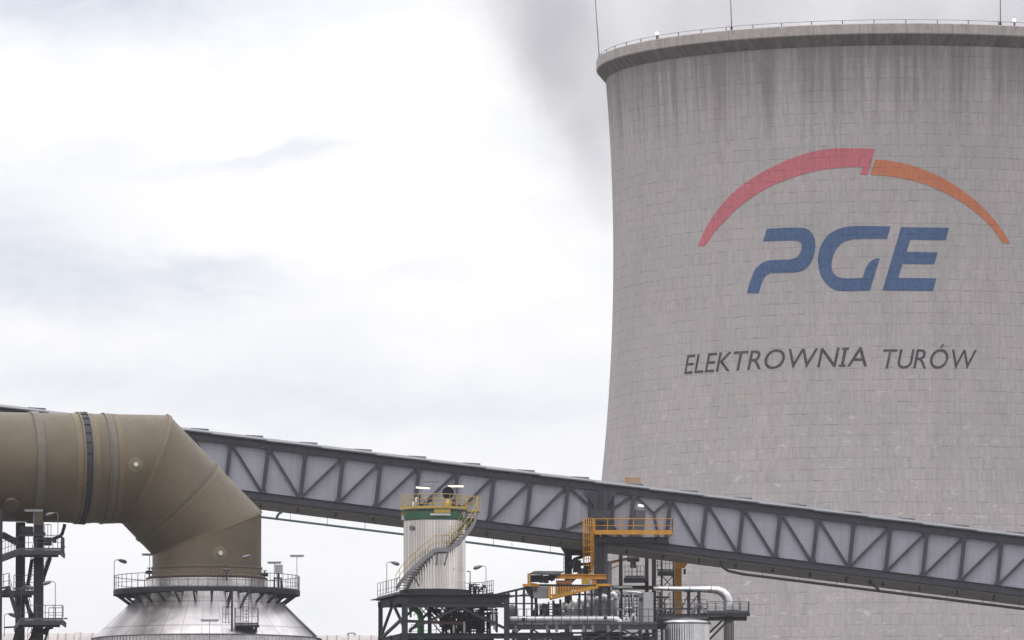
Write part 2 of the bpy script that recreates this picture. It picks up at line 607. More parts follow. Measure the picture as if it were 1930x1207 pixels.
        c = MIX(t, M_(t, 'MULTIPLY', M_(t, 'MULTIPLY', REMAP(t, pt, .58, .66), low), .75), c, (.64, .61, .59))
    else:
        st = NOISE(t, COMB(t, s, 0, M_(t, 'MULTIPLY', z, .3)), 1.0, 6, .8)
        c = MIX(t, M_(t, 'MULTIPLY', REMAP(t, st, .44, .66), .85), c, (.16, .145, .13))
        c = MIX(t, .32, c, (.50, .45, .41))
        soffit_shade = M_(t, 'MULTIPLY', REMAP(t, z, Z(133.5, TY), Z(135.5, TY), 0, 1), REMAP(t, st, .30, .55, .45, .85))  # shade under the rim lip, painted into the concrete colour
        c = MIX(t, soffit_shade, c, (.12, .11, .105))
        vj = M_(t, 'FRACT', M_(t, 'DIVIDE', s, 4.9))
        c = MIX(t, M_(t, 'MULTIPLY', M_(t, 'LESS_THAN', vj, .015), .5), c, (.12, .11, .11))
    c = MIX(t, 1.0, c, (1.0, .985, .985), 'MULTIPLY')
    if tint:
        lum = N(t, 'ShaderNodeRGBToBW'); t.links.new(c, lum.inputs[0])
        rel = M_(t, 'DIVIDE', lum.outputs[0], .41)
        rel = M_(t, 'POWER', rel, .95)
        tinted = MIX(t, 1.0, tint, COMB(t, rel, rel, rel), 'MULTIPLY')
        worn = REMAP(t, NOISE(t, sv, 2.4, 5, .75), .40, .70, alpha, alpha - .16)
        c = MIX(t, worn, c, tinted)
    t.links.new(c, b.inputs['Base Color'])
    bp = N(t, 'ShaderNodeBump', i_Strength=.5, i_Distance=.08)
    t.links.new(M_(t, 'ADD', gr, M_(t, 'MULTIPLY', fr, .5)), bp.inputs['Height'])
    t.links.new(bp.outputs[0], b.inputs['Normal'])
    return m


con = concrete('weathered concrete shell')
tower = thing('cooling_tower', 'huge concrete cooling tower with painted red, orange and blue logo', 'cooling tower', TC)
prof = [(TR(z), z) for z in [ZSH * k / 90 for k in range(91)]]
# outer skin, a mouth lip and the inner skin
inner = [(r - .9, z) for r, z in reversed(prof)]
MB().lathe(TC, prof + inner, 360).build('shell', con, tower)
RR = 556 * ts
zc = Z(134, TY)
rimp = [(TR(ZSH) - .88, ZSH + .003), (TR(ZSH) + .02, ZSH + .003), (TR(ZSH) + .02, ZSH - .4), (RR - .05, zc), (RR, zc + .1), (RR, ZTOP - .08), (RR - .08, ZTOP),
        (TR(ZSH) - .9, ZTOP), (TR(ZSH) - .9, ZSH + .003)]
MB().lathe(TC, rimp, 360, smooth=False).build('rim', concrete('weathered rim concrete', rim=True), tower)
rm = MB()
nr = 120
ringp = [TC + Vector((math.sin(2 * PI * k / nr) * (RR - .35), -math.cos(2 * PI * k / nr) * (RR - .35), ZTOP)) for k in range(nr)]
rustrail = mat('rusty rail', (.14, .10, .09), .7, .2, .2, 1)
rm.tube([p + Vector((0, 0, .42)) for p in ringp], .025, 5, closed=True)
for k in range(0, nr, 2):
    rm.tube([ringp[k], ringp[k] + Vector((0, 0, .45))], .055, 5)
rm.build('railing', rustrail, tower)


def on_rim(px, inset=.3):
    r = RR - inset
    a = math.asin(max(-.999, min(.999, (px - 1680) * ts / r)))
    for _ in range(30):
        x = X(px, TY - r * math.cos(a), 60) - TC.x
        a = math.asin(max(-.999, min(.999, x / r)))
    return TC + Vector((math.sin(a) * r, -math.cos(a) * r, ZTOP)), a


for px, lean in ((1127, -.068), (1379, -.03), (1885.5, .004)):
    p, a = on_rim(px)
    mr = MB().tube([p, p + Vector((lean * 11, 0, 11))], [.055, .035], 6)
    mr.box(p - Vector((.12, .12, 0)), p + Vector((.12, .12, .35)))
    mr.build('lightning_rod', steel, tower)
for px in (1238, 1912):
    p, a = on_rim(px)
    wl = MB().tube([p + Vector((0, 0, .0)), p + Vector((0, 0, .55))], .10, 8)
    o = wl.build('lamp_bracket', rustrail, tower)
    sub(MB().lathe(p + Vector((0, 0, .55)), [(.01, 0), (.13, .02), (.13, .22), (.01, .27)], 12), 'warning_light', warn, o, tower)


def to_shell(px, py, off=0.0):
    r = ray(px, py)
    o = Vector((0, 0, CAMZ))
    lo = (TY - 60) / r.y
    t = (TY - TR(TZ0)) / r.y
    for _ in range(60):
        p = o + r * t
        dx, dy = p.x - TC.x, p.y - TC.y
        R = TR(p.z)
        if abs(dx) >= R:
            return None
        yy = TC.y - math.sqrt(R * R - dx * dx)
        t = yy / r.y
    p = o + r * t
    return math.atan2(p.x - TC.x, TC.y - p.y) * TA, p.z


def decal(name, loops, material, off=.035, label=None):
    """loops of (s, z) on the shell, filled, cut into small faces and wrapped round the shell"""
    bm = bmesh.new()
    for lp in loops:
        vs = [bm.verts.new((a, b, 0)) for a, b in lp]
        for i in range(len(vs)):
            bm.edges.new((vs[i], vs[(i + 1) % len(vs)]))
    bmesh.ops.triangle_fill(bm, use_beauty=True, use_dissolve=False, edges=bm.edges[:])
    wrap(bm, name, material, off, label)


def wrap(bm, name, material, off, label=None):
    xs = [v.co.x for v in bm.verts]; zs = [v.co.y for v in bm.verts]
    a = math.floor(min(xs)) + .5
    while a < max(xs):
        bmesh.ops.bisect_plane(bm, geom=bm.verts[:] + bm.edges[:] + bm.faces[:], plane_co=(a, 0, 0), plane_no=(1, 0, 0))
        a += .6
    a = math.floor(min(zs)) + .5
    while a < max(zs):
        bmesh.ops.bisect_plane(bm, geom=bm.verts[:] + bm.edges[:] + bm.faces[:], plane_co=(0, a, 0), plane_no=(0, 1, 0))
        a += 1.0
    for v in bm.verts:
        th = v.co.x / TA
        z = v.co.y
        R = TR(z) + off
        v.co = Vector((math.sin(th) * R, -math.cos(th) * R, z))
    bmesh.ops.recalc_face_normals(bm, faces=bm.faces)
    me = bpy.data.meshes.new(name)
    bm.to_mesh(me); bm.free()
    me.materials.append(material)
    for p in me.polygons:
        p.use_smooth = True
        # outward facing
    o = bpy.data.objects.new(name, me)
    C.objects.link(o)
    o.parent = tower
    if label:
        o['label'] = label
    return o


def smooth_loop(pts, corner=35):
    """round off the gentle corners of a traced outline"""
    n = len(pts)
    out = []
    for i in range(n):
        p0, p1, p2, p3 = (Vector(pts[(i + k) % n]) for k in (-1, 0, 1, 2))

        def sharp(a, b, c):
            return (b - a).angle(c - b) > rad(corner)
        s1, s2 = sharp(p0, p1, p2), sharp(p1, p2, p3)
        t1 = (p2 - p1) if s1 else (p2 - p0) * .5
        t2 = (p2 - p1) if s2 else (p3 - p1) * .5
        L = (p2 - p1).length
        if t1.length > 0: t1 = t1.normalized() * L
        if t2.length > 0: t2 = t2.normalized() * L
        m = 6
        for k in range(m):
            u = k / m
            h00 = 2 * u ** 3 - 3 * u ** 2 + 1; h10 = u ** 3 - 2 * u ** 2 + u
            h01 = -2 * u ** 3 + 3 * u ** 2; h11 = u ** 3 - u ** 2
            out.append(tuple(h00 * p1 + h10 * t1 + h01 * p2 + h11 * t2))
    return out


RED = [(85, 540), (118, 468), (155, 405), (215, 330), (290, 262), (380, 205), (480, 155), (560, 125), (650, 103), (730, 96), (893, 98),
       (857, 217), (822, 215), (835, 180), (750, 183), (650, 194), (560, 215), (480, 242), (400, 277), (330, 320), (260, 374), (205, 430), (160, 480), (118, 541)]
ORA = [(892, 148), (960, 153), (1050, 172), (1150, 208), (1250, 262), (1340, 328), (1420, 405), (1467, 465), (1505, 527), (1473, 528),
       (1420, 455), (1350, 388), (1270, 332), (1180, 284), (1090, 250), (1000, 230), (930, 220), (870, 217)]
PP = [(400, 462), (555, 457), (590, 468), (613, 497), (620, 540), (608, 600), (580, 640), (545, 658), (505, 662), (420, 664), (396, 675), (378, 705), (362, 755),
      (308, 755), (330, 685), (350, 643), (380, 617), (420, 605), (500, 603), (535, 594), (552, 570), (558, 545), (553, 525), (533, 516), (382, 520)]
GG = [(962, 452), (945, 508), (800, 510), (750, 522), (715, 555), (697, 600), (695, 645), (710, 672), (738, 686), (835, 686), (850, 640), (870, 612), (895, 598),
      (913, 597), (868, 743), (722, 744), (680, 722), (650, 685), (635, 640), (632, 590), (645, 540), (680, 490), (730, 462), (800, 450)]
EE = [(1010, 455), (1228, 458), (1212, 514), (1052, 512), (1033, 567), (1176, 570), (1160, 624), (1015, 622), (998, 686), (1170, 688), (1155, 745), (925, 743)]
mred = concrete('red paint on concrete', (.56, .095, .130), alpha=.84)
mora = concrete('orange paint on concrete', (.58, .155, .038), alpha=.88)
mblu = concrete('blue paint on concrete', (.030, .095, .235), alpha=.94)  # blue lightened in the colour itself, standing in for distant haze
mblk = concrete('charcoal paint on concrete', (.042, .042, .056), alpha=.96)
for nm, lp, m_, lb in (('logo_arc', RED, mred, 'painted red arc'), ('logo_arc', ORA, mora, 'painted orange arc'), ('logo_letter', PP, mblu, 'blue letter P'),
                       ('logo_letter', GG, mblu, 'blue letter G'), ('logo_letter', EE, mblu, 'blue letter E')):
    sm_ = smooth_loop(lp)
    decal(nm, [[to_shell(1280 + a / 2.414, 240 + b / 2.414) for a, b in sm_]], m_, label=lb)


GLY = {}


def glyph(ch):
    """triangles of a letter of the built-in sans face, cap height 1"""
    if ch in GLY: return GLY[ch]
    cu = bpy.data.curves.new('glyph', 'FONT')
    cu.body = ch; cu.size = 1.0; cu.offset = -.001
    o = bpy.data.objects.new('glyph', cu)
    C.objects.link(o)
    dg = bpy.context.evaluated_depsgraph_get()
    me = o.evaluated_get(dg).to_mesh()
    vs = [(v.co.x, v.co.y) for v in me.vertices]; fs = [tuple(p.vertices) for p in me.polygons]
    o.evaluated_get(dg).to_mesh_clear()
    bpy.data.objects.remove(o); bpy.data.curves.remove(cu)
    GLY[ch] = (vs, fs)
    return GLY[ch]


CAPH = max(y for x, y in glyph('E')[0])


def word(txt, pxL, pyL, pxR, pyR, cap_px):
    a, z0 = to_shell(pxL, pyL)
    b, z1 = to_shell(pxR, pyR)
    z0 = (z0 + z1) / 2
    ca = to_shell((pxL + pxR) / 2, 690)[1]; cb = to_shell((pxL + pxR) / 2, 690 - cap_px)[1]
    h = cb - ca
    gap = .13
    W_ = []
    for c in txt:
        vs, fs = glyph(c)
        vs = [(x / CAPH, y / CAPH) for x, y in vs]
        x0 = min(x for x, y in vs); x1 = max(x for x, y in vs)
        vs = [(x - x0, y) for x, y in vs]
        wd = x1 - x0
        if c == 'I':          # barred capital
            o = .10; t_ = .115; k = len(vs)
            vs = [(x + o, y) for x, y in vs]
            wd2 = wd + 2 * o
            vs += [(0, 0), (wd2, 0), (wd2, t_), (0, t_), (0, 1 - t_), (wd2, 1 - t_), (wd2, 1), (0, 1)]
            fs = list(fs) + [(k, k + 1, k + 2, k + 3), (k + 4, k + 5, k + 6, k + 7)]
            wd = wd2
        W_.append((c, vs, fs, wd))
    tight = {'KT': -.09, 'LE': -.02, 'IA': -.05, 'RO': -.04, 'OW': -.03, 'TU': .02}
    tot = sum(w_[3] for w_ in W_) + gap * (len(txt) - 1) + sum(tight.get(txt[k:k + 2], 0) for k in range(len(txt) - 1))
    wx = ((b - a) / h) / tot
    x = a
    for ci, (c, vs, fs, wd) in enumerate(W_):
        x += tight.get(txt[max(0, ci - 1):ci + 1], 0) * wx * h
        bm = bmesh.new()
        bv = [bm.verts.new((x + (px * wx + py * .20) * h, z0 + py * h, 0)) for px, py in vs]
        for f_ in fs:
            if len(set(f_)) > 2:
                try: bm.faces.new([bv[k] for k in f_])
                except ValueError: pass
        wrap(bm, 'painted_letter', mblk, .035, 'charcoal letter ' + c)
        x += (wd + gap) * wx * h
    return z0


# baselines read off the photograph (bottom-left and bottom-right corners of each word)
word('ELEKTROWNIA', 1289.5, 704.5, 1634, 692, 36)
word('TURÓW', 1658, 691.5, 1835, 699, 36)

# ------------------------------------------------------------------ steam plume
def plume():
    m = bpy.data.materials.new('drifting steam')
    m.use_nodes = True
    t = m.node_tree
    t.nodes.remove(t.nodes['Principled BSDF'])
    out = t.nodes['Material Output']
    g = N(t, 'ShaderNodeNewGeometry')
    x, y, z = SEP(t, g.outputs['Position'])
    pos = COMB(t, x, M_(t, 'MULTIPLY', y, .22), z)
    PY = 940.0
    def f(px): return X(px, PY, 200)
    def h(py): return Z(py, PY)
    wn = NOISE(t, pos, .05, 6, .62)
    w1 = M_(t, 'MULTIPLY', M_(t, 'SUBTRACT', wn, .5), 34)
    n1 = NOISE(t, pos, .085, 6, .62)
    xx = M_(t, 'ADD', x, w1)
    # left edge leans: at the top the steam reaches farther left than low down
    zt = REMAP(t, z, h(450), h(0), 0, 1)
    edge = M_(t, 'ADD', M_(t, 'MULTIPLY', zt, f(850) - f(1120)), f(1120))
    k = M_(t, 'DIVIDE', M_(t, 'SUBTRACT', xx, edge), f(1090) - f(900))
    k = REMAP(t, k, 0, 1, 0, 1)
    zz = M_(t, 'ADD', z, M_(t, 'MULTIPLY', w1, .6))
    kz = REMAP(t, zz, h(470), h(250), 0, 1)
    dens = M_(t, 'MULTIPLY', k, kz)
    # the denser belt that leans down beside the tower
    bx = M_(t, 'ADD', M_(t, 'MULTIPLY', zt, f(1030) - f(1160)), f(1160))
    q = M_(t, 'DIVIDE', M_(t, 'SUBTRACT', xx, bx), (f(1100) - f(1020)))
    belt = M_(t, 'EXPONENT', M_(t, 'MULTIPLY', M_(t, 'MULTIPLY', q, q), -1))
    base_ = M_(t, 'ADD', M_(t, 'MULTIPLY', REMAP(t, zz, h(260), h(110)), .42), .10)
    dens = M_(t, 'MULTIPLY', dens, M_(t, 'ADD', base_, M_(t, 'MULTIPLY', belt, .80)))
    dens = M_(t, 'MULTIPLY', dens, REMAP(t, n1, .34, .66, .35, 1.5))
    # fade to the faces of the box
    fy = M_(t, 'MULTIPLY', REMAP(t, y, 896, 910), REMAP(t, y, 985, 970))
    dens = M_(t, 'MULTIPLY', dens, fy)
    dens = M_(t, 'MULTIPLY', dens, .028)
    v = N(t, 'ShaderNodeVolumePrincipled')
    v.inputs['Color'].default_value = (.80, .79, .83, 1)
    v.inputs['Anisotropy'].default_value = .0
    t.links.new(dens, v.inputs['Density'])
    t.links.new(v.outputs[0], out.inputs['Volume'])
    b = MB()
    b.box((f(800), 895, h(500)), (f(2300), 986, h(-260)))
    b.origin = Vector((f(1400), 940, h(500)))
    o = b.build('steam_plume', m)
    tag(o, 'grey steam plume drifting behind and left of the tower mouth', kind='stuff')


plume()

# ------------------------------------------------------------------ conveyor gallery
GA = W(-90, 769.4 - .127 * 90, 574)
GB = W(2060, 769.4 + .127 * 2060, 586)
gd = (GB - GA).normalized()
gw = Vector((-gd.y, gd.x, 0)).normalized()       # away from camera
gn = gd.cross(gw) * -1
if gn.z < 0: gn = -gn
GM = Matrix((( gd.x, gw.x, gn.x, GA.x), (gd.y, gw.y, gn.y, GA.y), (gd.z, gw.z, gn.z, GA.z), (0, 0, 0, 1)))
GL = (GB - GA).length
gs = SC(580)


def gu(px, vpx=55):
    """distance along the gallery of the point seen at px, vpx photograph pixels below the top chord"""
    lo, hi = -10.0, GL + 10
    for _ in range(50):
        mid = (lo + hi) / 2
        p = GM @ Vector((mid, 0, -vpx * gs))
        r = p - Vector((0, 0, CAMZ))
        depth = r.y * cp + r.z * sp
        if 965 + FPX * r.x / depth < px: lo = mid
        else: hi = mid
    return mid


gal = thing('conveyor_gallery', 'long sloping enclosed conveyor gallery with dark grey truss and light grey cladding', 'conveyor gallery', (GA.x, GA.y, GA.z))
GWD = 8.0
TC_H = 12.6 * gs
PAN = 95.2 * gs                # top of top chord to top of bottom chord
BC_H = 14 * gs


def gbox(mb, a, b): return mb.box(a, b, GM)


m_ = MB(); gbox(m_, (0, -.02, -TC_H), (GL, .30, 0)); gbox(m_, (0, -.10, -.03), (GL, -.021, .0)); gbox(m_, (0, -.10, -TC_H), (GL, -.021, -TC_H + .03))
m_.build('top_chord', steel2, gal)
m_ = MB(); gbox(m_, (0, GWD - .3, -TC_H), (GL, GWD, 0)); m_.build('far_top_chord', steel2, gal)
m_ = MB(); gbox(m_, (0, -.02, -PAN - BC_H), (GL, .30, -PAN)); gbox(m_, (0, -.12, -PAN - .035), (GL, -.021, -PAN)); gbox(m_, (0, -.12, -PAN - BC_H), (GL, -.021, -PAN - BC_H + .035))
m_.build('bottom_chord', steel2, gal)
m_ = MB(); gbox(m_, (0, GWD - .3, -PAN - BC_H), (GL, GWD, -PAN)); m_.build('far_bottom_chord', steel2, gal)
# floor: shallow tray with cross beams under it
m_ = MB(); gbox(m_, (0, .302, -PAN - BC_H - .20), (GL, GWD - .31, -PAN - .1))
m_.build('floor_tray', soffm, gal)

# cladding, ribbed horizontally as real sheet
cladm = mat('light grey ribbed cladding', (.365, .365, .425), .55, 0, .07, .35, streak=.28)
m_ = MB()
nrb = 15
hh = (PAN - TC_H + .3) / nrb
prof_ = []
for k in range(nrb):
    z1 = -TC_H + .15 - k * hh
    prof_ += [(.23, z1), (.23, z1 - hh * .84), (.24, z1 - hh * .87), (.24, z1 - hh * .98)]
prof_.append((.23, prof_[0][1] - nrb * hh))
vs, fs = [], []
for u in (0, GL):
    vs += [GM @ Vector((u, a, b)) for a, b in prof_]
n_ = len(prof_)
fs = [(i, i + 1, n_ + i + 1, n_ + i) for i in range(n_ - 1)]
m_.add(vs, fs)
gbox(m_, (0, .303, -PAN - .05), (GL, .36, -TC_H + .2))
m_.build('cladding', cladm, gal)
m_ = MB(); gbox(m_, (0, GWD - .5, -PAN - .05), (GL, GWD - .42, -TC_H + .2)); m_.build('far_cladding', cladm, gal)

# roof: overlapping sheets, ridge in the middle
roofm = mat('grey roof sheet', (.155, .16, .185), .45, .3, .1, .5, streak=.2)
m_ = MB()
starts = [gu(20 + 103 * k - 240, -8) for k in range(24)]
for a, b in zip(starts[:-1], starts[1:]):
    if b < 0 or a > GL: continue
    a, b = max(0, a), min(GL, b)
    l0, l1 = .00, .06
    for (va, za), (vb, zb) in (((-.25, .10), (GWD / 2, .62)), ((GWD / 2, .62), (GWD + .25, .10))):
        q = [(a, va, za + l0), (b + .12, va, za + l1), (b + .12, vb, zb + l1), (a, vb, zb + l0),
             (a, va, za + l0 - .09), (b + .12, va, za + l1 - .09), (b + .12, vb, zb + l1 - .09), (a, vb, zb + l0 - .09)]
        m_.add([GM @ Vector(p) for p in q], [(0, 1, 2, 3), (7, 6, 5, 4), (0, 4, 5, 1), (1, 5, 6, 2), (2, 6, 7, 3), (3, 7, 4, 0)])
    # little ridge cap at the joint
    q = [(b - 1.3, GWD / 2 - .5, .64), (b + .1, GWD / 2 - .5, .74), (b + .1, GWD / 2 + .5, .74), (b - 1.3, GWD / 2 + .5, .64)]
    m_.add([GM @ Vector(p) for p in q + [(u_, v_, .56) for u_, v_, _ in q]], [(0, 1, 2, 3), (7, 6, 5, 4), (0, 4, 5, 1), (1, 5, 6, 2), (2, 6, 7, 3), (3, 7, 4, 0)])
gbox(m_, (0, .02, .005), (GL, GWD - .02, .08))
m_.build('roof', roofm, gal)

VX = [289, 359, 429.6, 500.7, 570.7, 642, 712.8, 785, 857.4, 926, 995.6, 1066, 1133, 1190, 1259, 1327, 1396, 1466, 1536, 1604.7, 1673.5, 1743, 1813.5, 1883.5, 1953, 2023]
VU = [gu(p) for p in VX]
VU = [VU[0] - 2.9 * k for k in range(4, 0, -1)] + VU
VX = [0] * 4 + VX
nzt, nzb = -TC_H, -PAN
for i, u in enumerate(VU):
    if VX[i] == 1133: continue
    m_ = MB(); gbox(m_, (u - .085, .0, nzb), (u + .085, .20, nzt)); gbox(m_, (u - .155, -.03, nzb), (u + .155, -.001, nzt))
    # gussets
    for (zz, s) in ((nzt, -1), (nzb, 1)):
        m_.add([GM @ Vector(p) for p in ((u - .30, -.05, zz), (u + .30, -.05, zz), (u + .13, -.05, zz + s * .34), (u - .13, -.05, zz + s * .34),
                                       (u - .30, -.031, zz), (u + .30, -.031, zz), (u + .13, -.031, zz + s * .34), (u - .13, -.031, zz + s * .34))],
               [(0, 1, 2, 3), (7, 6, 5, 4), (0, 4, 5, 1), (1, 5, 6, 2), (2, 6, 7, 3), (3, 7, 4, 0)])
    m_.build('post', steel2, gal)


def gdiag(ua, za, ub, zb, wd=.19):
    m = MB()
    m.beam(GM @ Vector((ua, .07, za)), GM @ Vector((ub, .07, zb)), .13, wd, up=gn)
    m.build('diagonal', steel2, gal)


for i in range(len(VU) - 1):
    a, b = VX[i], VX[i + 1]
    if a in (1066, 1133, 1190): continue
    down = (i < 4) or (a <= 505) or (1250 < a < 1600)
    if down: gdiag(VU[i] + .1, nzt, VU[i + 1] - .1, nzb)
    else: gdiag(VU[i] + .1, nzb, VU[i + 1] - .1, nzt)
iu = {p: VU[i] for i, p in enumerate(VX)}
zm = (nzt + nzb) / 2 - .05
gdiag(iu[1066] + .1, nzt, iu[1133] - .45, zm + .1); gdiag(iu[1066] + .1, nzb, iu[1133] - .45, zm - .3)
gdiag(iu[1190] - .1, nzt, iu[1133] + .45, zm + .1); gdiag(iu[1190] - .5, nzb, iu[1133] + .45, zm - .3)
uy = gu(1231)
gdiag(iu[1190] + .1, nzt, uy, zm + .55); gdiag(uy, zm + .55, iu[1259] - .5, nzb); gdiag(uy, zm + .55, iu[1259] - .1, nzt)
# door in the cladding, with its lamp
ud = gu(1206)
m_ = MB(); gbox(m_, (ud - .42, .15, -PAN + .25), (ud + .42, .225, -PAN + 2.35)); gbox(m_, (ud - .52, .25, -PAN + .15), (ud - .421, .418, -PAN + 2.5)); gbox(m_, (ud + .421, .25, -PAN + .15), (ud + .52, .418, -PAN + 2.5)); gbox(m_, (ud - .52, .25, -PAN + 2.351), (ud + .52, .418, -PAN + 2.5))
dr = m_.build('door', mat('door grey', (.10, .10, .12), .5, .1), gal)
m_ = MB(); gbox(m_, (ud - .22, .1, -PAN + 2.62), (ud + .22, .30, -PAN + 2.8))
m_.build('door_lamp', mat('door lamp lit', (.8, .85, .85), .4, emit=(.85, 1, 1, .9)), gal)
m_ = MB(); gbox(m_, (ud - .5, .24, -PAN + 2.52), (ud + .5, .40, -PAN + 3.15))
m_.build('door_canopy', greyp, gal)
# brackets under the floor
m_ = MB()
for i, u in enumerate(VU):
    if VX[i] in (1133,): continue
    gbox(m_, (u - .05, .5, -PAN - BC_H - .62), (u + .05, .75, -PAN - BC_H - .205))
    gbox(m_, (u - .12, .48, -PAN - BC_H - .50), (u + .12, .77, -PAN - BC_H - .42))
m_.build('pipe_brackets', steel, gal)


def under(px, py):
    return W(px, py, 578)


def gpt(u, v, z): return GM @ Vector((u, v, z))


# pipes slung below the gallery
def slung(label, pts, m, r, hang_px):
    root = thing('service_pipe', label, 'pipe', pts[len(pts) // 2], None)
    MB().tube(pts, r, 8).build('pipe_run', m, root)
    for hx, hy in hang_px:
        p = W(hx, hy, pts[0].y if abs(pts[0].y) else 578)
        Y = gpt(gu(hx), .62, 0).y
        p = W(hx, hy, Y)
        MB().tube([p - Vector((0, 0, .1)), Vector((p.x, p.y, gpt(gu(hx), .62, -PAN - BC_H - .55).z))], .018, 5).build('hanger', steel, root)
    return root


def gy(px): return gpt(gu(px), .62, 0).y


lp = [(440, 968.5), (760, 1007.5), (895, 1024), (1066, 1046)]
slung('thin blue-grey pipe slung under the left half of the sloping gallery', [W(a, b, gy(a)) for a, b in lp], bluep, .085,
      [(a, 968.5 + (a - 440) * .1235) for a in (547, 617, 688, 930, 965, 1037)])
rp = [(1357, 1044), (1358.5, 1060), (1363, 1070), (1373, 1076.5), (1400, 1082.5), (1650, 1113.5), (1980, 1154.5)]
slung('dark pipe slung under the right end of the gallery with bent end', [W(a, b, gy(a)) for a, b in rp], steel2, .11,
      [(a, 1083.5 + (a - 1400) * .1245) for a in (1437, 1507, 1577, 1715, 1785, 1853, 1922)])
# short offset branches
root = thing('pipe_branch', 'short curved pipe branch rising to the gallery floor near the duct', 'pipe', W(524, 974, gy(524)))
MB().tube([W(a, b, gy(524)) for a, b in ((521.5, 978), (523, 972), (526, 968.5), (530, 966), (533, 958))], .10, 8).build('pipe_bend', bluep, root)
root = thing('pipe_branch', 'short slanted pipe branch below the right end of the gallery', 'pipe', W(1650, 1106, gy(1650)))
MB().tube([W(a, b, gy(1650)) for a, b in ((1638, 1094), (1641, 1099), (1650, 1106), (1657, 1113))], .10, 8).build('pipe_bend', steel2, root)

# orange guard cage on the far side of the roof
oc = gpt(gu(1192), GWD + .2, 0)
og = thing('roof_guard_cage', 'small orange railing showing above the gallery roof', 'railing', oc)
rb = MB(); zb_ = Z(914, oc.y)
x0, x1 = X(1179, oc.y, 905), X(1207, oc.y, 905)
railing(rb, [(x0, oc.y, zb_ - .9), (x1, oc.y, zb_ - .9), (x1, oc.y + 1.2, zb_ - .9), (x0, oc.y + 1.2, zb_ - .9)], h=1.45, step=.28, mid=(.9, 1.2), closed=True, r=.035, post=.04)
rb.build('railing', yel, og)
fb = MB(); fb.box((x0 - .1, oc.y - .1, zb_ - 1.0), (x1 + .1, oc.y + 1.3, zb_ - .9)); fb.beam((x0, oc.y, zb_ - 1), (x0, oc.y - .4, zb_ - 3.2), .1); fb.beam((x1, oc.y, zb_ - 1), (x1, oc.y - .4, zb_ - 3.2), .1)
fb.build('floor', yel, og)

# gallery pier
yc = gpt(iu[1133], 0, 0).y
pc = gpt(iu[1133], 0, 0)
pier = thing('gallery_pier', 'tall dark steel pier carrying the gallery beside the yellow platform', 'pier', (pc.x, yc, 0))
cz_top = gpt(iu[1133], 0, -TC_H).z
xl, xr = X(1119, yc), X(1145, yc)
m_ = MB()
m_.box((xl, yc - .62, 0), (xl + .30, yc - .14, cz_top)); m_.box((xr - .30, yc - .62, 0), (xr, yc - .14, cz_top)); m_.box((xl + .3005, yc - .42, 0), (xr - .3005, yc - .36, cz_top))
m_.build('column', steel2, pier)
m_ = MB(); m_.box((xl - .45, yc - .13, Z(1002, yc)), (xr + .52, yc - .06, Z(928, yc)))
# splayed head and foot plates
zh = cz_top
for s, xx in ((-1, xl), (1, xr)):
    m_.add([Vector(p) for p in ((xx, yc - .5, zh), (xx + s * .8, yc - .5, zh), (xx, yc - .5, zh - 1.1), (xx, yc - .13, zh), (xx + s * .8, yc - .13, zh), (xx, yc - .13, zh - 1.1))],
           [(0, 1, 2), (3, 5, 4), (0, 3, 4, 1), (1, 4, 5, 2), (2, 5, 3, 0)])
zmid = gpt(iu[1133], 0, zm - .1).z
m_.box((xl - .25, yc - .66, zmid - .55), (xr + .25, yc - .625, zmid + .35))
m_.build('gusset_plate', steel2, pier)
y2 = yc + GWD
x2l, x2r = X(1064, y2), X(1078, y2)
m_ = MB(); m_.box((x2l, y2 - .3, 0), (x2r, y2 + .3, Z(1032, y2))); m_.build('column', steel, pier)
m_ = MB()
zt_ = Z(1027, y2)
m_.add([Vector(p) for p in ((X(1052, y2), y2 - .4, Z(1024, y2)), (X(1112, y2), y2 - .4, Z(1031, y2)), (X(1100, y2), y2 - .4, Z(1047, y2)), (X(1066, y2), y2 - .4, Z(1047, y2)),
                          (X(1052, y2), y2 + .4, Z(1024, y2)), (X(1112, y2), y2 + .4, Z(1031, y2)), (X(1100, y2), y2 + .4, Z(1047, y2)), (X(1066, y2), y2 + .4, Z(1047, y2)))],
       [(0, 1, 2, 3), (7, 6, 5, 4), (0, 4, 5, 1), (1, 5, 6, 2), (2, 6, 7, 3), (3, 7, 4, 0)])
m_.build('head_bracket', steel, pier)
m_ = MB(); m_.beam((X(1072, y2), y2, Z(1060, y2)), (X(1132, yc), yc - .1, Z(1100, yc)), .25); m_.beam((X(1072, y2), y2, Z(1100, y2)), (X(1132, yc), yc - .1, Z(1045, yc)), .2)
m_.build('brace', steel, pier)

# yellow access platform on the pier
YP = yc - 1.7
ypl = thing('access_platform', 'orange yellow railed platform at the gallery door beside the pier', 'platform', (X(1190, YP), YP, Z(1005, YP)))
px0, px1 = X(1121, YP), X(1267.5, YP)
zf = Z(1003.5, YP)
m_ = MB(); m_.box((px0, YP, zf - .17), (px1, YP + .08, zf)); m_.box((px0, YP + .0801, zf - .06), (px1, YP + 1.3, zf)); m_.box((px1 - .08, YP + .0801, zf - .24), (px1, YP + 1.3, zf - .061))
for k in range(6):
    xk = px0 + .4 + k * 1.08; m_.box((xk, YP + .1, zf - .33), (xk + .12, YP + 1.3, zf - .062))
m_.build('floor', yel, ypl)
m_ = MB(); railing(m_, [(px0, YP + .04, zf), (px1, YP + .04, zf), (px1, YP + 1.25, zf)], h=1.05, step=1.05, r=.032, post=.035, mid=(.52,))
for k in range(8):
    xk = px0 + k * .3 * 2.4
m_.build('railing', yel, ypl)
m_ = MB(); m_.box((px0 + .1, YP + .7, zf - .75), (px1 - .3, YP + .9, zf - .34))
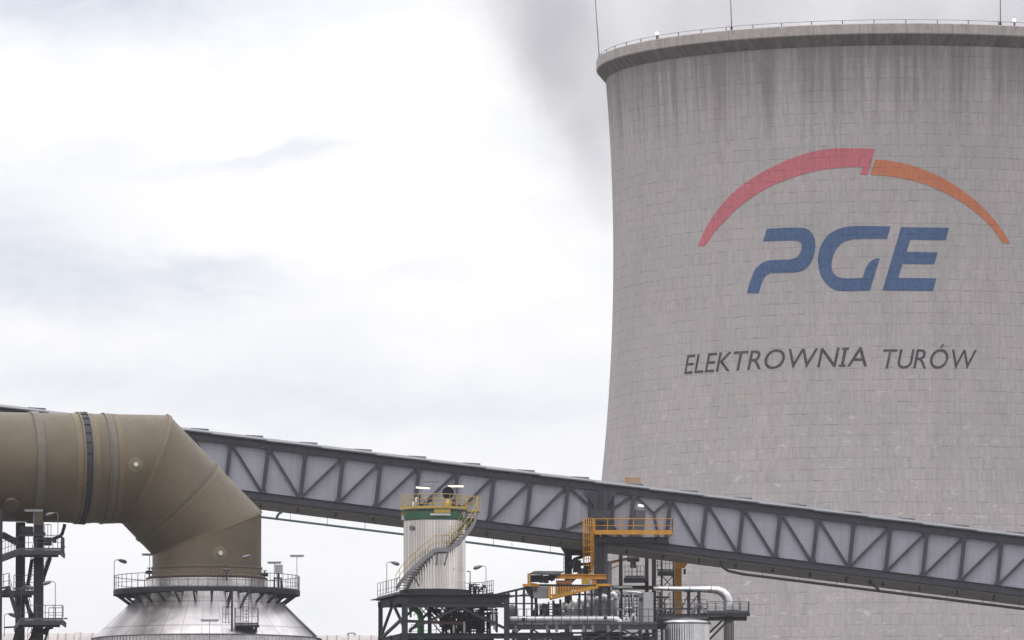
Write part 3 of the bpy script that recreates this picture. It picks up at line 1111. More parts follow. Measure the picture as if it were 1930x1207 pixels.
m_.box((px0 + 1.2, YP + .7, zf - .62), (px0 + 1.4, yc - .05, zf - .4)); m_.box((px1 - 1.4, YP + .7, zf - .62), (px1 - 1.2, yc - .05, zf - .4)); m_.build('bearer', steel2, ypl)
# caged ladder
lx0, lx1 = X(1099, YP), X(1120.5, YP)
lm = (lx0 + lx1) / 2
zl0, zl1 = Z(1080, YP), Z(977, YP)
m_ = MB()
ladder(m_, (lx1 - .25, YP + .55, zl0), (lx1 - .25, YP + .55, zl1), (1, 0, 0), .42, .28, .03)
m_.box((X(1113.5, YP), YP + .6, zl0), (X(1118, YP), YP + .7, zf + .1))
m_.build('ladder', yel, ypl)
m_ = MB()
for k in range(9):
    a = PI * k / 8 + PI
    p = Vector((lx0 + .42 + .42 * math.cos(a) * 1.0, YP + .5 + .42 * math.sin(a), 0))
    m_.tube([p + Vector((0, 0, Z(1066, YP))), p + Vector((0, 0, zl1))], .022, 4)
for k in range(8):
    zz = Z(1066, YP) + (zl1 - Z(1066, YP)) * k / 7
    m_.tube([Vector((lx0 + .42 + .42 * math.cos(a), YP + .5 + .42 * math.sin(a), zz)) for a in [PI + PI * j / 10 for j in range(11)]] + [Vector((lx1, YP + .5, zz))], .026, 4)
m_.build('ladder_cage', yel, ypl)

# ------------------------------------------------------------------ flue gas duct
DY = 562.0
ds = SC(DY)
dr_ = 102.3 * ds
C2 = W(390, 1005, DY)
az = rad(13.5)
hd = Vector((math.cos(az), math.sin(az), 0))
C1 = C2 - hd * (4.62 / math.cos(az)) + Vector((0, 0, 4.77))
C0 = C1 - hd * 19
CB = Vector((C2.x, C2.y, Z(1091, DY)))
duct = thing('flue_duct', 'giant brown fibreglass duct bending down into the round vessel', 'duct', (C2.x, C2.y, CB.z))


def duct_mat():
    m = bpy.data.materials.new('brown fibreglass')
    m.use_nodes = True
    t = m.node_tree
    b = t.nodes['Principled BSDF']
    g = N(t, 'ShaderNodeNewGeometry')
    pos = g.outputs['Position']
    n1 = NOISE(t, pos, .35, 5, .6); n2 = NOISE(t, pos, 2.5, 5, .7); n3 = NOISE(t, pos, 9, 4, .75)
    c = MIX(t, REMAP(t, n1, .35, .65), (.112, .085, .050), (.142, .109, .067))
    c = MIX(t, M_(t, 'MULTIPLY', REMAP(t, n2, .5, .75), .45), c, (.12, .085, .05))
    c = MIX(t, M_(t, 'MULTIPLY', REMAP(t, n3, .5, .75), .5), c, (.10, .085, .058))
    t.links.new(c, b.inputs['Base Color'])
    t.links.new(REMAP(t, n2, .3, .7, .38, .58), b.inputs['Roughness'])
    bp = N(t, 'ShaderNodeBump', i_Strength=.4, i_Distance=.03)
    t.links.new(n3, bp.inputs['Height']); t.links.new(bp.outputs[0], b.inputs['Normal'])
    return m


grp = duct_mat()
tanb = mat('tan resin band', (.160, .120, .068), .5, 0, .15, 1.5)
olive = mat('grey brown band', (.135, .116, .088), .5, 0, .15, 1.5)


def ring_at(c, d, m, r, n=96):
    """circle of radius r about axis d, sheared on to the plane (c, m)"""
    a = Vector((0, 0, 1)) if abs(d.z) < .9 else Vector((0, -1, 0))
    s = d.cross(a).normalized()
    u = s.cross(d).normalized()
    out = []
    for k in range(n):
        o = s * math.cos(2 * PI * k / n) * r + u * math.sin(2 * PI * k / n) * r
        t = -o.dot(m) / d.dot(m)
        out.append(c + o + d * t)
    return out


def seg(mb, ca, ma, cb, mb_, d, r, n=96, caps=False):
    A, B = ring_at(ca, d, ma, r, n), ring_at(cb, d, mb_, r, n)
    mb.add(A + B, [(k, (k + 1) % n, n + (k + 1) % n, n + k) for k in range(n)], True)
    if caps:
        Ai, Bi = ring_at(ca, d, ma, r - caps, n), ring_at(cb, d, mb_, r - caps, n)
        mb.add(A + Ai, [(k, (k + 1) % n, n + (k + 1) % n, n + k) for k in range(n)])
        mb.add(B + Bi, [(k, (k + 1) % n, n + (k + 1) % n, n + k) for k in range(n)])


d1, d2, d3 = hd, (C2 - C1).normalized(), Vector((0, 0, -1))
m1, m2 = (d1 + d2).normalized(), (d2 + d3).normalized()
m_ = MB(); seg(m_, C0, d1, C1, m1, d1, dr_); m_.build('horizontal_run', grp, duct)
m_ = MB(); seg(m_, C1, m1, C2, m2, d2, dr_); m_.build('slanted_elbow', grp, duct)
m_ = MB(); seg(m_, C2, m2, CB, d3, d3, dr_); m_.build('vertical_run', grp, duct)


def along(px):
    """point on the horizontal axis whose near surface is seen at px"""
    lo, hi = -30.0, 0.0
    for _ in range(40):
        mid = (lo + hi) / 2
        p = C1 + hd * mid - Vector((-hd.y, hd.x, 0)) * dr_
        r = p - Vector((0, 0, CAMZ))
        if 965 + FPX * r.x / (r.y * cp + r.z * sp) < px: lo = mid
        else: hi = mid
    return C1 + hd * mid


def band(name, pa, pb, rr, m):
    q = MB(); seg(q, along(pa), d1, along(pb), d1, d1, dr_ + rr, caps=rr + .02); return q.build(name, m, duct)


band('support_ring', 71.5, 86.5, .12, olive)
band('resin_band', 147, 159.5, .03, tanb)
band('flange', 160, 163.5, .13, tanb)
band('expansion_joint', 163.9, 175.6, .06, black)
band('flange', 176, 178.5, .15, olive)
band('resin_band', 178.9, 190, .035, tanb)
band('joint_ring', 209.5, 212.5, .10, olive)
band('resin_band', 213, 222.5, .05, olive)
band('resin_band', 225.5, 235, .03, tanb)
# bellows clips on the joint
m_ = MB()
for k in range(30):
    a = 2 * PI * k / 30
    u_ = Vector((0, 0, 1)) * math.sin(a) + Vector((-hd.y, hd.x, 0)) * math.cos(a)
    p = along(164) + u_ * (dr_ + .10); q = along(175.4) + u_ * (dr_ + .10)
    m_.beam(p, q, .10, .05, up=u_)
m_.build('joint_clips', black, duct)


def seam(c, m, da, db, wa, wb, rr, mt, name='resin_band'):
    q = MB()
    if wa: seg(q, c - m * wa, m, c, m, da, dr_ + rr)
    if wb: seg(q, c, m, c + m * wb, m, db, dr_ + rr)
    q.build(name, mt, duct)


seam(C1, m1, d1, d2, .13, .17, .025, tanb)
seam(C2, m2, d2, d3, .12, .14, .025, tanb)
mid_ = (C1 + C2) / 2 + d2 * .05
q = MB(); seg(q, mid_ - d2 * .10, d2, mid_, d2, d2, dr_ + .09, caps=.10); q.build('flange', olive, duct)
q = MB(); seg(q, mid_ + d2 * .04, d2, mid_ + d2 * .12, d2, d2, dr_ + .09, caps=.10); q.build('flange', olive, duct)
q = MB(); seg(q, mid_ + d2 * .16, d2, mid_ + d2 * .46, d2, d2, dr_ + .022, caps=.03); q.build('resin_band', tanb, duct)
# base collar and bolted flange
q = MB(); seg(q, Vector((C2.x, C2.y, Z(1070, DY))), d3, Vector((C2.x, C2.y, Z(1073.5, DY))), d3, d3, dr_ + .09, caps=.1); q.build('joint_ring', olive, duct)
q = MB(); seg(q, Vector((C2.x, C2.y, Z(1074, DY))), d3, Vector((C2.x, C2.y, Z(1090, DY))), d3, d3, dr_ + .03, caps=.04); q.build('resin_band', tanb, duct)


def nozzle(px, py, c_axis, d):
    # near-surface point on the cylinder under that pixel
    r = ray(px, py); o = Vector((0, 0, CAMZ))
    oc = o - c_axis
    A = r - d * r.dot(d); B = oc - d * oc.dot(d)
    a, b, c = A.dot(A), 2 * A.dot(B), B.dot(B) - dr_ * dr_
    t = (-b - math.sqrt(b * b - 4 * a * c)) / 2 / a
    p = o + r * t
    v = p - c_axis; nrm = (v - d * v.dot(d)).normalized()
    # halo patch: a shallow dome of laminate
    q = MB()
    ua = nrm.cross(d).normalized()
    n = 28
    vs = [p + nrm * .04]
    for k in range(n):
        for rr_ in (.56,):
            aa = 2 * PI * k / n
            off = d * math.cos(aa) * rr_ + ua * math.sin(aa) * rr_
            s_ = p + off - c_axis
            ax = c_axis + d * s_.dot(d)
            vs.append(ax + (p + off - ax).normalized() * (dr_ + .012))
    q.add(vs, [(0, 1 + k, 1 + (k + 1) % n) for k in range(n)], True)
    pt = q.build('nozzle_patch', mat('nozzle laminate', (.185, .155, .095), .5, 0, .12, 2), duct)
    sub(MB().tube([p + nrm * .03, p + nrm * .30], .13, 20).disc(p + nrm * .30, .17, nrm, .06), 'nozzle_cap', mat('white nozzle cap', (.62, .62, .60), .4), pt, duct)


nozzle(255, 876, C1, d1)
nozzle(414, 1043, C2, d3)
# manhole near the left support
pm = MB()
r_ = ray(20, 947); o_ = Vector((0, 0, CAMZ)); oc_ = o_ - C1
A_ = r_ - d1 * r_.dot(d1); B_ = oc_ - d1 * oc_.dot(d1)
aa_, bb_, cc_ = A_.dot(A_), 2 * A_.dot(B_), B_.dot(B_) - dr_ ** 2
p_ = o_ + r_ * ((-bb_ - math.sqrt(bb_ * bb_ - 4 * aa_ * cc_)) / 2 / aa_)
v_ = p_ - C1; nr_ = (v_ - d1 * v_.dot(d1)).normalized()
pm.tube([p_ - nr_ * .2, p_ + nr_ * .35], .48, 24); pm.disc(p_ + nr_ * .38, .60, nr_, .08, 28)
mh = pm.build('manhole', grp, duct)
# drain pipe under the joint
yj = along(150).y
MB().tube([W(a, b, yj - .2) for a, b in ((122, 988), (121, 994), (119, 1000), (117.5, 1006), (113, 1011), (103, 1015), (96, 1019))], .13, 8).build('drain_pipe', steel, duct)

# ------------------------------------------------------------------ absorber vessel
ab = thing('scrubber_vessel', 'round metal-clad vessel with conical top under the brown duct', 'vessel', (C2.x, C2.y, 0))
AX, AYc = C2.x, C2.y
coneT, coneB = Z(1109, DY), Z(1204, DY)
alc = alu_mat('vessel aluminium', (.80, .76, .78), .34, .10, 1.9, 34, AX, AYc)
alb = alu_mat('vessel ribbed aluminium', (.74, .71, .72), .25, .2)
MB().lathe((AX, AYc, 0), [(113 * ds, coneT), (160 * ds, Z(1153, DY)), (213 * ds, coneB)], 120).build('cone', alc, ab)
MB().lathe((AX, AYc, 0), [(213 * ds, coneB + .003), (217 * ds, coneB - .03), (217 * ds, coneB - .07), (210 * ds, coneB - .09)], 120, smooth=False).build('eaves_trim', galv, ab)


def ribs(n, amp):
    def f(a, z):
        k = (a * n / (2 * PI)) % 1.0
        return amp * (math.cos(2 * PI * (k - .5)) * .5 + .5) ** 2.5
    return f


def corr(n, amp):
    def f(a, z):
        k = (a * n / (2 * PI)) % 1.0
        return amp if .12 < k < .5 else (-amp if .62 < k else 0)
    return f


MB().lathe((AX, AYc, 0), [(210 * ds, coneB - .08), (210 * ds, .3)], 1600, smooth=True, rfun=ribs(160, .09)).build('body', alb, ab)
MB().lathe((AX, AYc, 0), [(113.5 * ds, Z(1108, DY) - .3), (113.5 * ds, Z(1094, DY)), (103 * ds, Z(1093, DY))], 96, smooth=False).build('collar', alb, ab)
rustf = mat('red brown flange', (.10, .035, .028), .6, .1, .2, 2)
MB().lathe((AX, AYc, 0), [(102 * ds, Z(1092.8, DY)), (114.5 * ds, Z(1092.8, DY)), (114.5 * ds, Z(1090.5, DY)), (102 * ds, Z(1090.5, DY))], 96, smooth=False).build('flange', rustf, ab)
m_ = MB()
for k in range(88):
    a = 2 * PI * k / 88
    p = Vector((AX + math.sin(a) * 109 * ds, AYc - math.cos(a) * 109 * ds, Z(1090.5, DY)))
    m_.tube([p, p + Vector((0, 0, .13))], .045, 6)
m_.build('flange_bolts', galv, ab)
# ring walkway
RP = 174 * ds
zp = Z(1117, DY)
MB().lathe((AX, AYc, 0), [(RP - .05, zp - .25), (RP + .06, zp - .25), (RP + .06, zp + .10), (RP, zp + .10), (RP - .02, zp), (RP - .05, zp - .25)], 72, smooth=False).build('walkway_edge', steel, ab)
m_ = MB()
for k in range(260):
    a = 2 * PI * k / 260
    e = Vector((math.sin(a), -math.cos(a), 0)); c_ = Vector((AX, AYc, zp - .03))
    m_.beam(c_ + e * (119 * ds), c_ + e * (RP - .05), .045, .05)
for r0 in (119 * ds, 138 * ds, 157 * ds):
    m_.lathe((AX, AYc, 0), [(r0, zp - .08), (r0 + .06, zp - .08), (r0 + .06, zp), (r0, zp), (r0, zp - .08)], 72, smooth=False)
m_.build('walkway_grating', steel, ab)
m_ = MB()
nn = 60
rc = [Vector((AX + math.sin(2 * PI * (k + .5) / nn) * RP, AYc - math.cos(2 * PI * (k + .5) / nn) * RP, zp)) for k in range(nn)]
m_.tube([p + Vector((0, 0, 1.2)) for p in rc], .028, 5, closed=True)
m_.tube([p + Vector((0, 0, .62)) for p in rc], .018, 5, closed=True)
m_.tube([p + Vector((0, 0, .14)) for p in rc], .03, 5, closed=True)
for p in rc:
    m_.tube([p, p + Vector((0, 0, 1.2))], .024, 5, cap=False)
m_.build('railing', railm, ab)
for k in range(30):
    a = 2 * PI * (k + .5) / 30
    e = Vector((math.sin(a), -math.cos(a), 0))
    c_ = Vector((AX, AYc, 0))
    m_ = MB()
    m_.beam(c_ + e * (RP - .1) + Vector((0, 0, zp - .16)), c_ + e * (144 * ds) + Vector((0, 0, Z(1141, DY))), .11, .16)
    m_.beam(c_ + e * (RP - .1) + Vector((0, 0, zp - .18)), c_ + e * (119 * ds) + Vector((0, 0, zp - .18)), .10, .18)
    m_.build('bracket', steel, ab)
# stack duct line running down the right side
m_ = MB()
a = rad(74)
e = Vector((math.sin(a), -math.cos(a), 0))
m_.tube([Vector((AX, AYc, 0)) + e * (150 * ds) + Vector((0, 0, Z(1141, DY))), Vector((AX, AYc, 0)) + e * (215 * ds) + Vector((0, 0, Z(1203, DY)))], .09, 8)
m_.build('downpipe', galv, ab)
# little platform on the cone with its ladder
yf = AYc - 8.15
m_ = MB()
xa, xb = X(443, yf), X(486, yf)
zfl = Z(1178, yf)
m_.box((xa, yf, zfl - .16), (xb + .1, yf + 1.0, zfl))
lp_ = m_.build('landing', steel, ab)
m_ = MB(); railing(m_, [(xa, yf + 1.3, zfl), (xa, yf + .03, zfl), (xb, yf + .03, zfl), (xb, yf + 1.3, zfl)], h=1.25, step=.42, mid=(.62,))
railing(m_, [(X(420, yf), yf + .2, Z(1175, yf)), (X(437, yf), yf + .2, Z(1175, yf))], h=1.25, step=.22, mid=(.05, .7), toe=False)
m_.build('landing_railing', railm, ab)
m_ = MB(); xs_ = X(437.5, yf)
m_.beam((xs_, yf + .1, Z(1106, yf)), (xs_, yf + .1, Z(1240, yf)), .14)
ladder(m_, (X(463, yf), yf + .6, zfl), (X(463, yf), yf + 1.2, zp + .2), (1, 0, 0), .42, .28)
m_.beam((X(428, yf), yf + 1.0, Z(1144, yf)), (X(436, yf), yf + 2.2, Z(1113, yf)), .12); m_.beam((X(452, yf), yf + 1.0, Z(1144, yf)), (X(467, yf), yf + 2.2, Z(1113, yf)), .12)
m_.beam((xb - .1, yf + .1, zfl - .2), (X(474, yf), yf + 1.5, Z(1203, yf)), .16); m_.beam((xa + .1, yf + .1, zfl - .2), (X(440, yf), yf + 1.2, Z(1206, yf)), .14)
m_.build('ladder', steel, ab)


# ------------------------------------------------------------------ lamps
def goose_proto(h, mirror=1, out=.35):
    r = thing('gooseneck_lamp', 'x', 'lamp', (0, 0, 0))
    MB().tube([(0, 0, 0), (0, 0, h - .15), (mirror * .06, 0, h - .04), (mirror * .18, 0, h), (mirror * out, 0, h - .02)], .03, 6).build('pole', galv, r)
    hd_ = MB()
    a = Vector((mirror * (out - .05), 0, h + .0)); b = Vector((mirror * (out + .62), 0, h - .20))
    hd_.tube([a, a.lerp(b, .3), a.lerp(b, .8), b], [.05, .13, .15, .04], 8)
    hd_.build('lamp_head', galv, r)
    return r


def bar_proto(h, wd, lit=False, tilt=0.0):
    r = thing('strip_lamp', 'x', 'lamp', (0, 0, 0))
    MB().tube([(0, 0, 0), (0, 0, h)], .028, 6).build('pole', galv, r)
    b = MB()
    t = tilt * wd / 2
    b.beam((-wd / 2, 0, h + .09 + t), (wd / 2, 0, h + .09 - t), .20, .06); b.build('lamp_housing', galv, r)
    b = MB()
    b.beam((-wd / 2 + .06, 0, h + .0 + t), (wd / 2 - .06, 0, h + .0 - t), .16, .12 if lit else .09)
    b.build('lamp_tube', lampon if lit else lensm, r)
    return r


def put(o, px, base_py, Y, label, group='lamps on poles around the plant'):
    o.location = W(px, base_py, Y)
    tag(o, label, 'lamp', group)


YW = AYc - 2
put(goose_proto(2.35), 215, 1114, AYc, 'gooseneck lamp at the left edge of the round walkway')
put(bar_proto(2.8, 1.25), 282, 1116, AYc + 1.5, 'unlit strip lamp on a pole left of the duct foot')
put(goose_proto(2.5, -1, .12), 474, 1110, AYc - 6, 'dull lamp on a thin pole before the right side of the duct foot')
put(bar_proto(2.6, 1.1), 559.5, 1114, AYc - .5, 'unlit strip lamp at the right edge of the round walkway')
put(bar_proto(2.1, 1.1), 517, 1114, AYc + 1, 'unlit strip lamp with a grey box beside it right of the duct')
put(bar_proto(1.9, 1.4), 395, 1219, AYc - 9.5, 'unlit strip lamp in front of the lower cone of the vessel')
put(bar_proto(2.45, 1.45), 63.5, 1025, 553, 'pale strip lamp in front of the duct at the left pillar')
put(goose_proto(2.7, -1), 109, 1035, 555, 'gooseneck lamp on the upper left platform under the duct')
put(goose_proto(2.75, -1), 104, 1166, 553, 'gooseneck lamp on the lower left platform')
put(goose_proto(2.1, 1), 40, 1158, 556, 'gooseneck lamp behind the stairs of the left pillar')
put(goose_proto(1.7, 1), 8, 1200, 556, 'small lamp at the bottom left corner beside the pillar')
put(goose_proto(2.35, 1), 729, 1118, 562, 'gooseneck lamp left of the ribbed silo stair foot')
put(goose_proto(2.2, -1), 916, 1122, 560, 'gooseneck lamp right of the ribbed silo')

# boxes and actuators on the round walkway
ctrl = thing('control_box', 'grey control box on a post on the round walkway', 'box', W(525, 1114, AYc - .3))
MB().box(W(518.5, 1082, AYc) - Vector((0, .3, 0)), W(533, 1065, AYc) + Vector((0, .1, 0))).build('housing', greyp, ctrl)
MB().beam(W(525, 1114, AYc), W(525, 1082, AYc), .16).tube([W(517, 1112, AYc), W(517, 1090, AYc), W(530, 1090, AYc), W(531, 1112, AYc)], .09, 6).build('post', steel, ctrl)
for px, py, lab in ((281, 1079, 'small dark valve motor left of the duct foot'), (427, 1074, 'small valve motor in front of the duct foot'), (499, 1084, 'small dark valve motor right of the duct foot')):
    Yv = AYc - (4.6 if px == 427 else .2)
    vr = thing('valve_motor', lab, 'valve motor', W(px, py + 18, Yv), 'valve motors on the round walkway')
    c_ = W(px, py, Yv)
    MB().tube([c_ - Vector((.26, 0, 0)), c_ + Vector((.26, 0, 0))], .13, 12).tube([c_ + Vector((0, 0, .1)), c_ + Vector((0, 0, .3))], .05, 8).disc(c_ + Vector((0, 0, .32)), .18, (0, 0, 1), .05, 16).build('motor', steel if px != 427 else olive, vr)
    MB().tube([c_, c_ - Vector((0, 0, .85))], .05, 6).build('stem', steel, vr)

# ------------------------------------------------------------------ silo on its steel frame
SY = 562.0
ss_ = SC(SY)
SR = 57 * ss_
SX = X(819, SY)
silo = thing('silo', 'ribbed metal silo with green band, yellow railing and winding stair', 'silo', (SX, SY, Z(1113, SY)))
zb0, zb1 = Z(1113, SY), Z(983, SY)
als = alu_mat('silo aluminium', (.80, .75, .72), .09, .02)
MB().lathe((SX, SY, 0), [(SR, zb0), (SR, zb1)], 1296, smooth=True, rfun=ribs(72, .05)).build('shell', als, silo)
MB().lathe((SX, SY, 0), [(SR - .1, zb1 - .02), (SR + .05, zb1 - .02), (SR + .05, zb1 + .08), (SR - .1, zb1 + .22)], 72, smooth=False).build('top_trim', galv, silo)
MB().lathe((SX, SY, 0), [(SR - .02, zb1 + .09), (SR + .14, zb1 + .09), (SR + .14, zb1 + .70), (SR - .02, zb1 + .70)], 72, a0=rad(-70), a1=rad(62), smooth=False).build('green_band', green, silo)
PR = 63 * ss_
zpt = zb1 + .80
MB().lathe((SX, SY, 0), [(.1, zpt - .015), (PR, zpt - .015), (PR, zpt + .10), (PR - .06, zpt + .10), (PR - .06, zpt + .02), (.1, zpt + .02)], 60, smooth=False).build('roof_deck', galv, silo)
m_ = MB()
nn = 26
pts_ = [Vector((SX + math.sin(2 * PI * k / nn) * PR, SY - math.cos(2 * PI * k / nn) * PR, zpt + .05)) for k in range(nn)]
railing(m_, pts_, h=1.08, step=.7, mid=(.35, .72), closed=True, r=.024, post=.024, toe=False)
m_.lathe((SX, SY, 0), [(PR + .01, zpt + .06), (PR + .03, zpt + .06), (PR + .03, zpt + .22), (PR + .01, zpt + .22)], 60, smooth=False)
m_.build('railing', yel2, silo)
# yellow boards and white plates on the band
m_ = MB().lathe((SX, SY, 0), [(SR + .16, zb1 + .50), (SR + .20, zb1 + .50), (SR + .20, zb1 + .86), (SR + .16, zb1 + .86)], 8, a0=rad(0), a1=rad(29), smooth=False)
m_.build('yellow_board', yel2, silo)
m_ = MB().lathe((SX, SY, 0), [(SR + .16, zb1 + .30), (SR + .22, zb1 + .30), (SR + .22, zb1 + .46), (SR + .16, zb1 + .46)], 8, a0=rad(-7), a1=rad(29), smooth=False)
m_.build('white_plate', signw, silo)
m_ = MB().box(W(756.5, 981, SY) - Vector((0, .25, 0)), W(772.5, 972.5, SY) + Vector((0, -.15, 0)))
pl_ = m_.build('white_plate', signw, silo)
m_ = MB().box(W(756.5, 972, SY) - Vector((0, .25, 0)), W(772.5, 965.5, SY) + Vector((0, -.15, 0)))
m_.build('yellow_board', yel2, silo)
# round dark fan inlet facing us, on a yellow pedestal
fc = W(844.5, 929.5, SY - 1.2)
m_ = MB()
m_.tube([fc + Vector((0, .0, 0)), fc + Vector((0, .55, 0))], .50, 28)
fan = m_.build('fan_drum', mat('matt black', (.015, .015, .03), .9, spec=.1), silo)
m_ = MB().tube([fc + Vector((math.cos(2 * PI * k / 40) * .49, -.01, math.sin(2 * PI * k / 40) * .49)) for k in range(40)], .018, 6, closed=True)
sub(m_, 'fan_rim', signw, fan, silo)
m_ = MB().tube([fc + Vector((0, .05, -.50)), Vector((fc.x, fc.y + .05, zpt))], [.14, .24], 12).box((fc.x - .26, fc.y - .1, zpt), (fc.x + .26, fc.y + .4, zpt + .55))
m_.build('fan_pedestal', yel2, silo)
# small gear on the roof
m_ = MB()
m_.tube([W(779, 966, SY - 1), W(779, 946, SY - 1)], .05, 8); m_.tube([W(784, 966, SY - 1), W(784, 940, SY - 1), W(786, 938, SY - 1)], .05, 8)
m_.disc(W(779, 953, SY - 1), .10, (0, 0, 1), .06, 12).disc(W(784, 944, SY - 1), .12, (0, 0, 1), .08, 12)
m_.build('vent_pipe', whitep, silo)
m_ = MB()
m_.tube([W(791, 966, SY), W(791, 934, SY)], .06, 8); m_.tube([W(789, 936, SY), W(793, 936, SY)], .16, 10)
m_.tube([W(799, 958, SY), W(812, 940, SY)], .10, 8); m_.box(W(806, 946, SY), W(814, 938, SY) + Vector((0, .4, 0)))
m_.box(W(790, 966, SY - .5), W(797, 950, SY - .5) + Vector((0, .5, 0)))
m_.box(W(862, 966, SY), W(868, 952, SY) + Vector((0, .5, 0)))
m_.tube([W(852, 966, SY - 1), W(852, 948, SY - 1)], .045, 8).tube([W(857, 966, SY - 1), W(857, 950, SY - 1)], .045, 8)
m_.build('roof_equipment', steel, silo)
m_ = MB()
for a, b in ((800, 952), (806, 956), (834, 950), (826, 955), (870, 958)):
    m_.beam(W(a, 966, SY - .9), W(a, b, SY - .9), .10); m_.beam(W(a - 3, b + 4, SY - .9), W(a + 4, b + 4, SY - .9), .08)
m_.build('roof_brackets', mat('orange steel', (.55, .2, .04), .5), silo)
# round nozzle on the shell
MB().disc(W(778, 996, SY - 1.5) + Vector((.0, -.15, 0)), .20, (-.6, -.8, 0), .35, 20).build('shell_nozzle', galv, silo)

# stair: lower flight, landing, upper flight
rin, rout = SR + .12, SR + .98
def sp_(a, r, z): return Vector((SX + math.sin(a) * r, SY - math.cos(a) * r, z))
aL0, aL1, aM1, aU1 = rad(-62), rad(2), rad(21), rad(86)
z0_, z1_, z2_ = zb0 - .02, Z(1037, SY - 3), Z(966, SY)
strm = mat('grey stair stringer', (.26, .26, .28), .5, .3, .1, 1)
m_ = MB()
def helix(r, a0, a1, za, zb, n=14): return [sp_(a0 + (a1 - a0) * k / n, r, za + (zb - za) * k / n) for k in range(n + 1)]
def ribbon(mb, pts, h, t=.03):
    for p, q in zip(pts[:-1], pts[1:]):
        mb.beam(p, q, t, h)
ribbon(m_, helix(rout, aL0, aL1, z0_, z1_) + helix(rout, aL1, aM1, z1_, z1_, 4) + helix(rout, aM1, aU1, z1_, z2_), .30, .05)
m_.build('stringer', strm, silo); m_ = MB()
ribbon(m_, helix(rin, aL0, aL1, z0_, z1_) + helix(rin, aL1, aM1, z1_, z1_, 4) + helix(rin, aM1, aU1, z1_, z2_), .26, .04)
m_.build('stringer', strm, silo)
m_ = MB()
for (a0, a1, za, zb, n) in ((aL0, aL1, z0_, z1_, 15), (aM1, aU1, z1_, z2_, 14)):
    for k in range(n):
        a = a0 + (a1 - a0) * (k + .2) / n; b = a0 + (a1 - a0) * (k + 1.0) / n; z = za + (zb - za) * (k + 1) / n - .06
        q = [sp_(a, rin, z), sp_(b, rin, z), sp_(b, rout, z), sp_(a, rout, z)]
        m_.add(q + [p - Vector((0, 0, .05)) for p in q], [(0, 1, 2, 3), (7, 6, 5, 4), (0, 4, 5, 1), (1, 5, 6, 2), (2, 6, 7, 3), (3, 7, 4, 0)])
for k in range(4):
    a, b = aL1 + (aM1 - aL1) * k / 4, aL1 + (aM1 - aL1) * (k + 1) / 4
    q = [sp_(a, rin, z1_), sp_(b, rin, z1_), sp_(b, rout, z1_), sp_(a, rout, z1_)]
    m_.add(q + [p - Vector((0, 0, .06)) for p in q], [(0, 1, 2, 3), (7, 6, 5, 4), (0, 4, 5, 1), (1, 5, 6, 2), (2, 6, 7, 3), (3, 7, 4, 0)])
m_.build('stair_treads', steel, silo)
m_ = MB()
up = Vector((0, 0, 1))
hl = helix(rout, aL0, aL1, z0_, z1_) + helix(rout, aL1, aM1, z1_, z1_, 4)[1:] + helix(rout, aM1, aU1, z1_, z2_)[1:]
for h_ in (1.12, .62):
    m_.tube([p + up * h_ for p in hl], .024, 5)
for p in hl[::2]:
    m_.tube([p, p + up * 1.12], .022, 5, cap=False)
hu = helix(rin + .05, aM1, aU1, z1_, z2_)
for h_ in (1.12, .6):
    m_.tube([p + up * h_ for p in hu], .022, 5)
m_.build('stair_railing', yel2, silo)
# stair brackets and top landing
m_ = MB()
for a in (rad(4), rad(19), rad(50), rad(-30)):
    zz = z1_ - .1 if a < rad(22) else z1_ + (z2_ - z1_) * .45
    if a < 0: zz = z0_ + (z1_ - z0_) * .5 - .2
    m_.beam(sp_(a, rout, zz - .08), sp_(a, SR, zz - 1.0), .07); m_.beam(sp_(a, rout, zz - .08), sp_(a, SR, zz - .08), .08)
m_.build('stair_bracket', strm, silo)
ex = X(905, SY)
m_ = MB(); m_.box((SX + SR + .15, SY - .6, zpt - .10), (ex, SY + .6, zpt)); m_.build('top_landing', yel2, silo)
m_ = MB(); railing(m_, [(SX + PR, SY - .55, zpt), (SX + SR + .9, SY - .58, zpt)], h=1.08, step=.6, toe=False)
railing(m_, [(SX + PR, SY + .58, zpt), (ex, SY + .58, zpt), (ex, SY - .58, zpt)], h=1.08, step=.6, toe=False)
m_.build('landing_railing', yel2, silo)
put(bar_proto(Z(917, SY) - zpt, 29 * ss_, True, .06), 797, 966, SY + .8, 'lit strip lamp left above the silo railing')
put(bar_proto(Z(914, SY) - zpt, 32 * ss_, True, -.0), 859, 966, SY + .8, 'lit strip lamp right above the round fan on the silo')
put(bar_proto(Z(908, SY) - zpt, 34 * ss_), 816, 966, SY + .5, 'unlit strip lamp on the tall pole between the two lit ones on the silo')

# frame below: own axes, left flank runs back from us
FY = 558.0
f_or = Vector((X(757, FY), FY, 0))
fa = rad(12.5)
fx = Vector((math.cos(fa), math.sin(fa) * .35, 0)).normalized()
fb_ = Vector((-.215, .976, 0)).normalized()


def F(u, v, z): return f_or + fx * u + fb_ * v + Vector((0, 0, z))


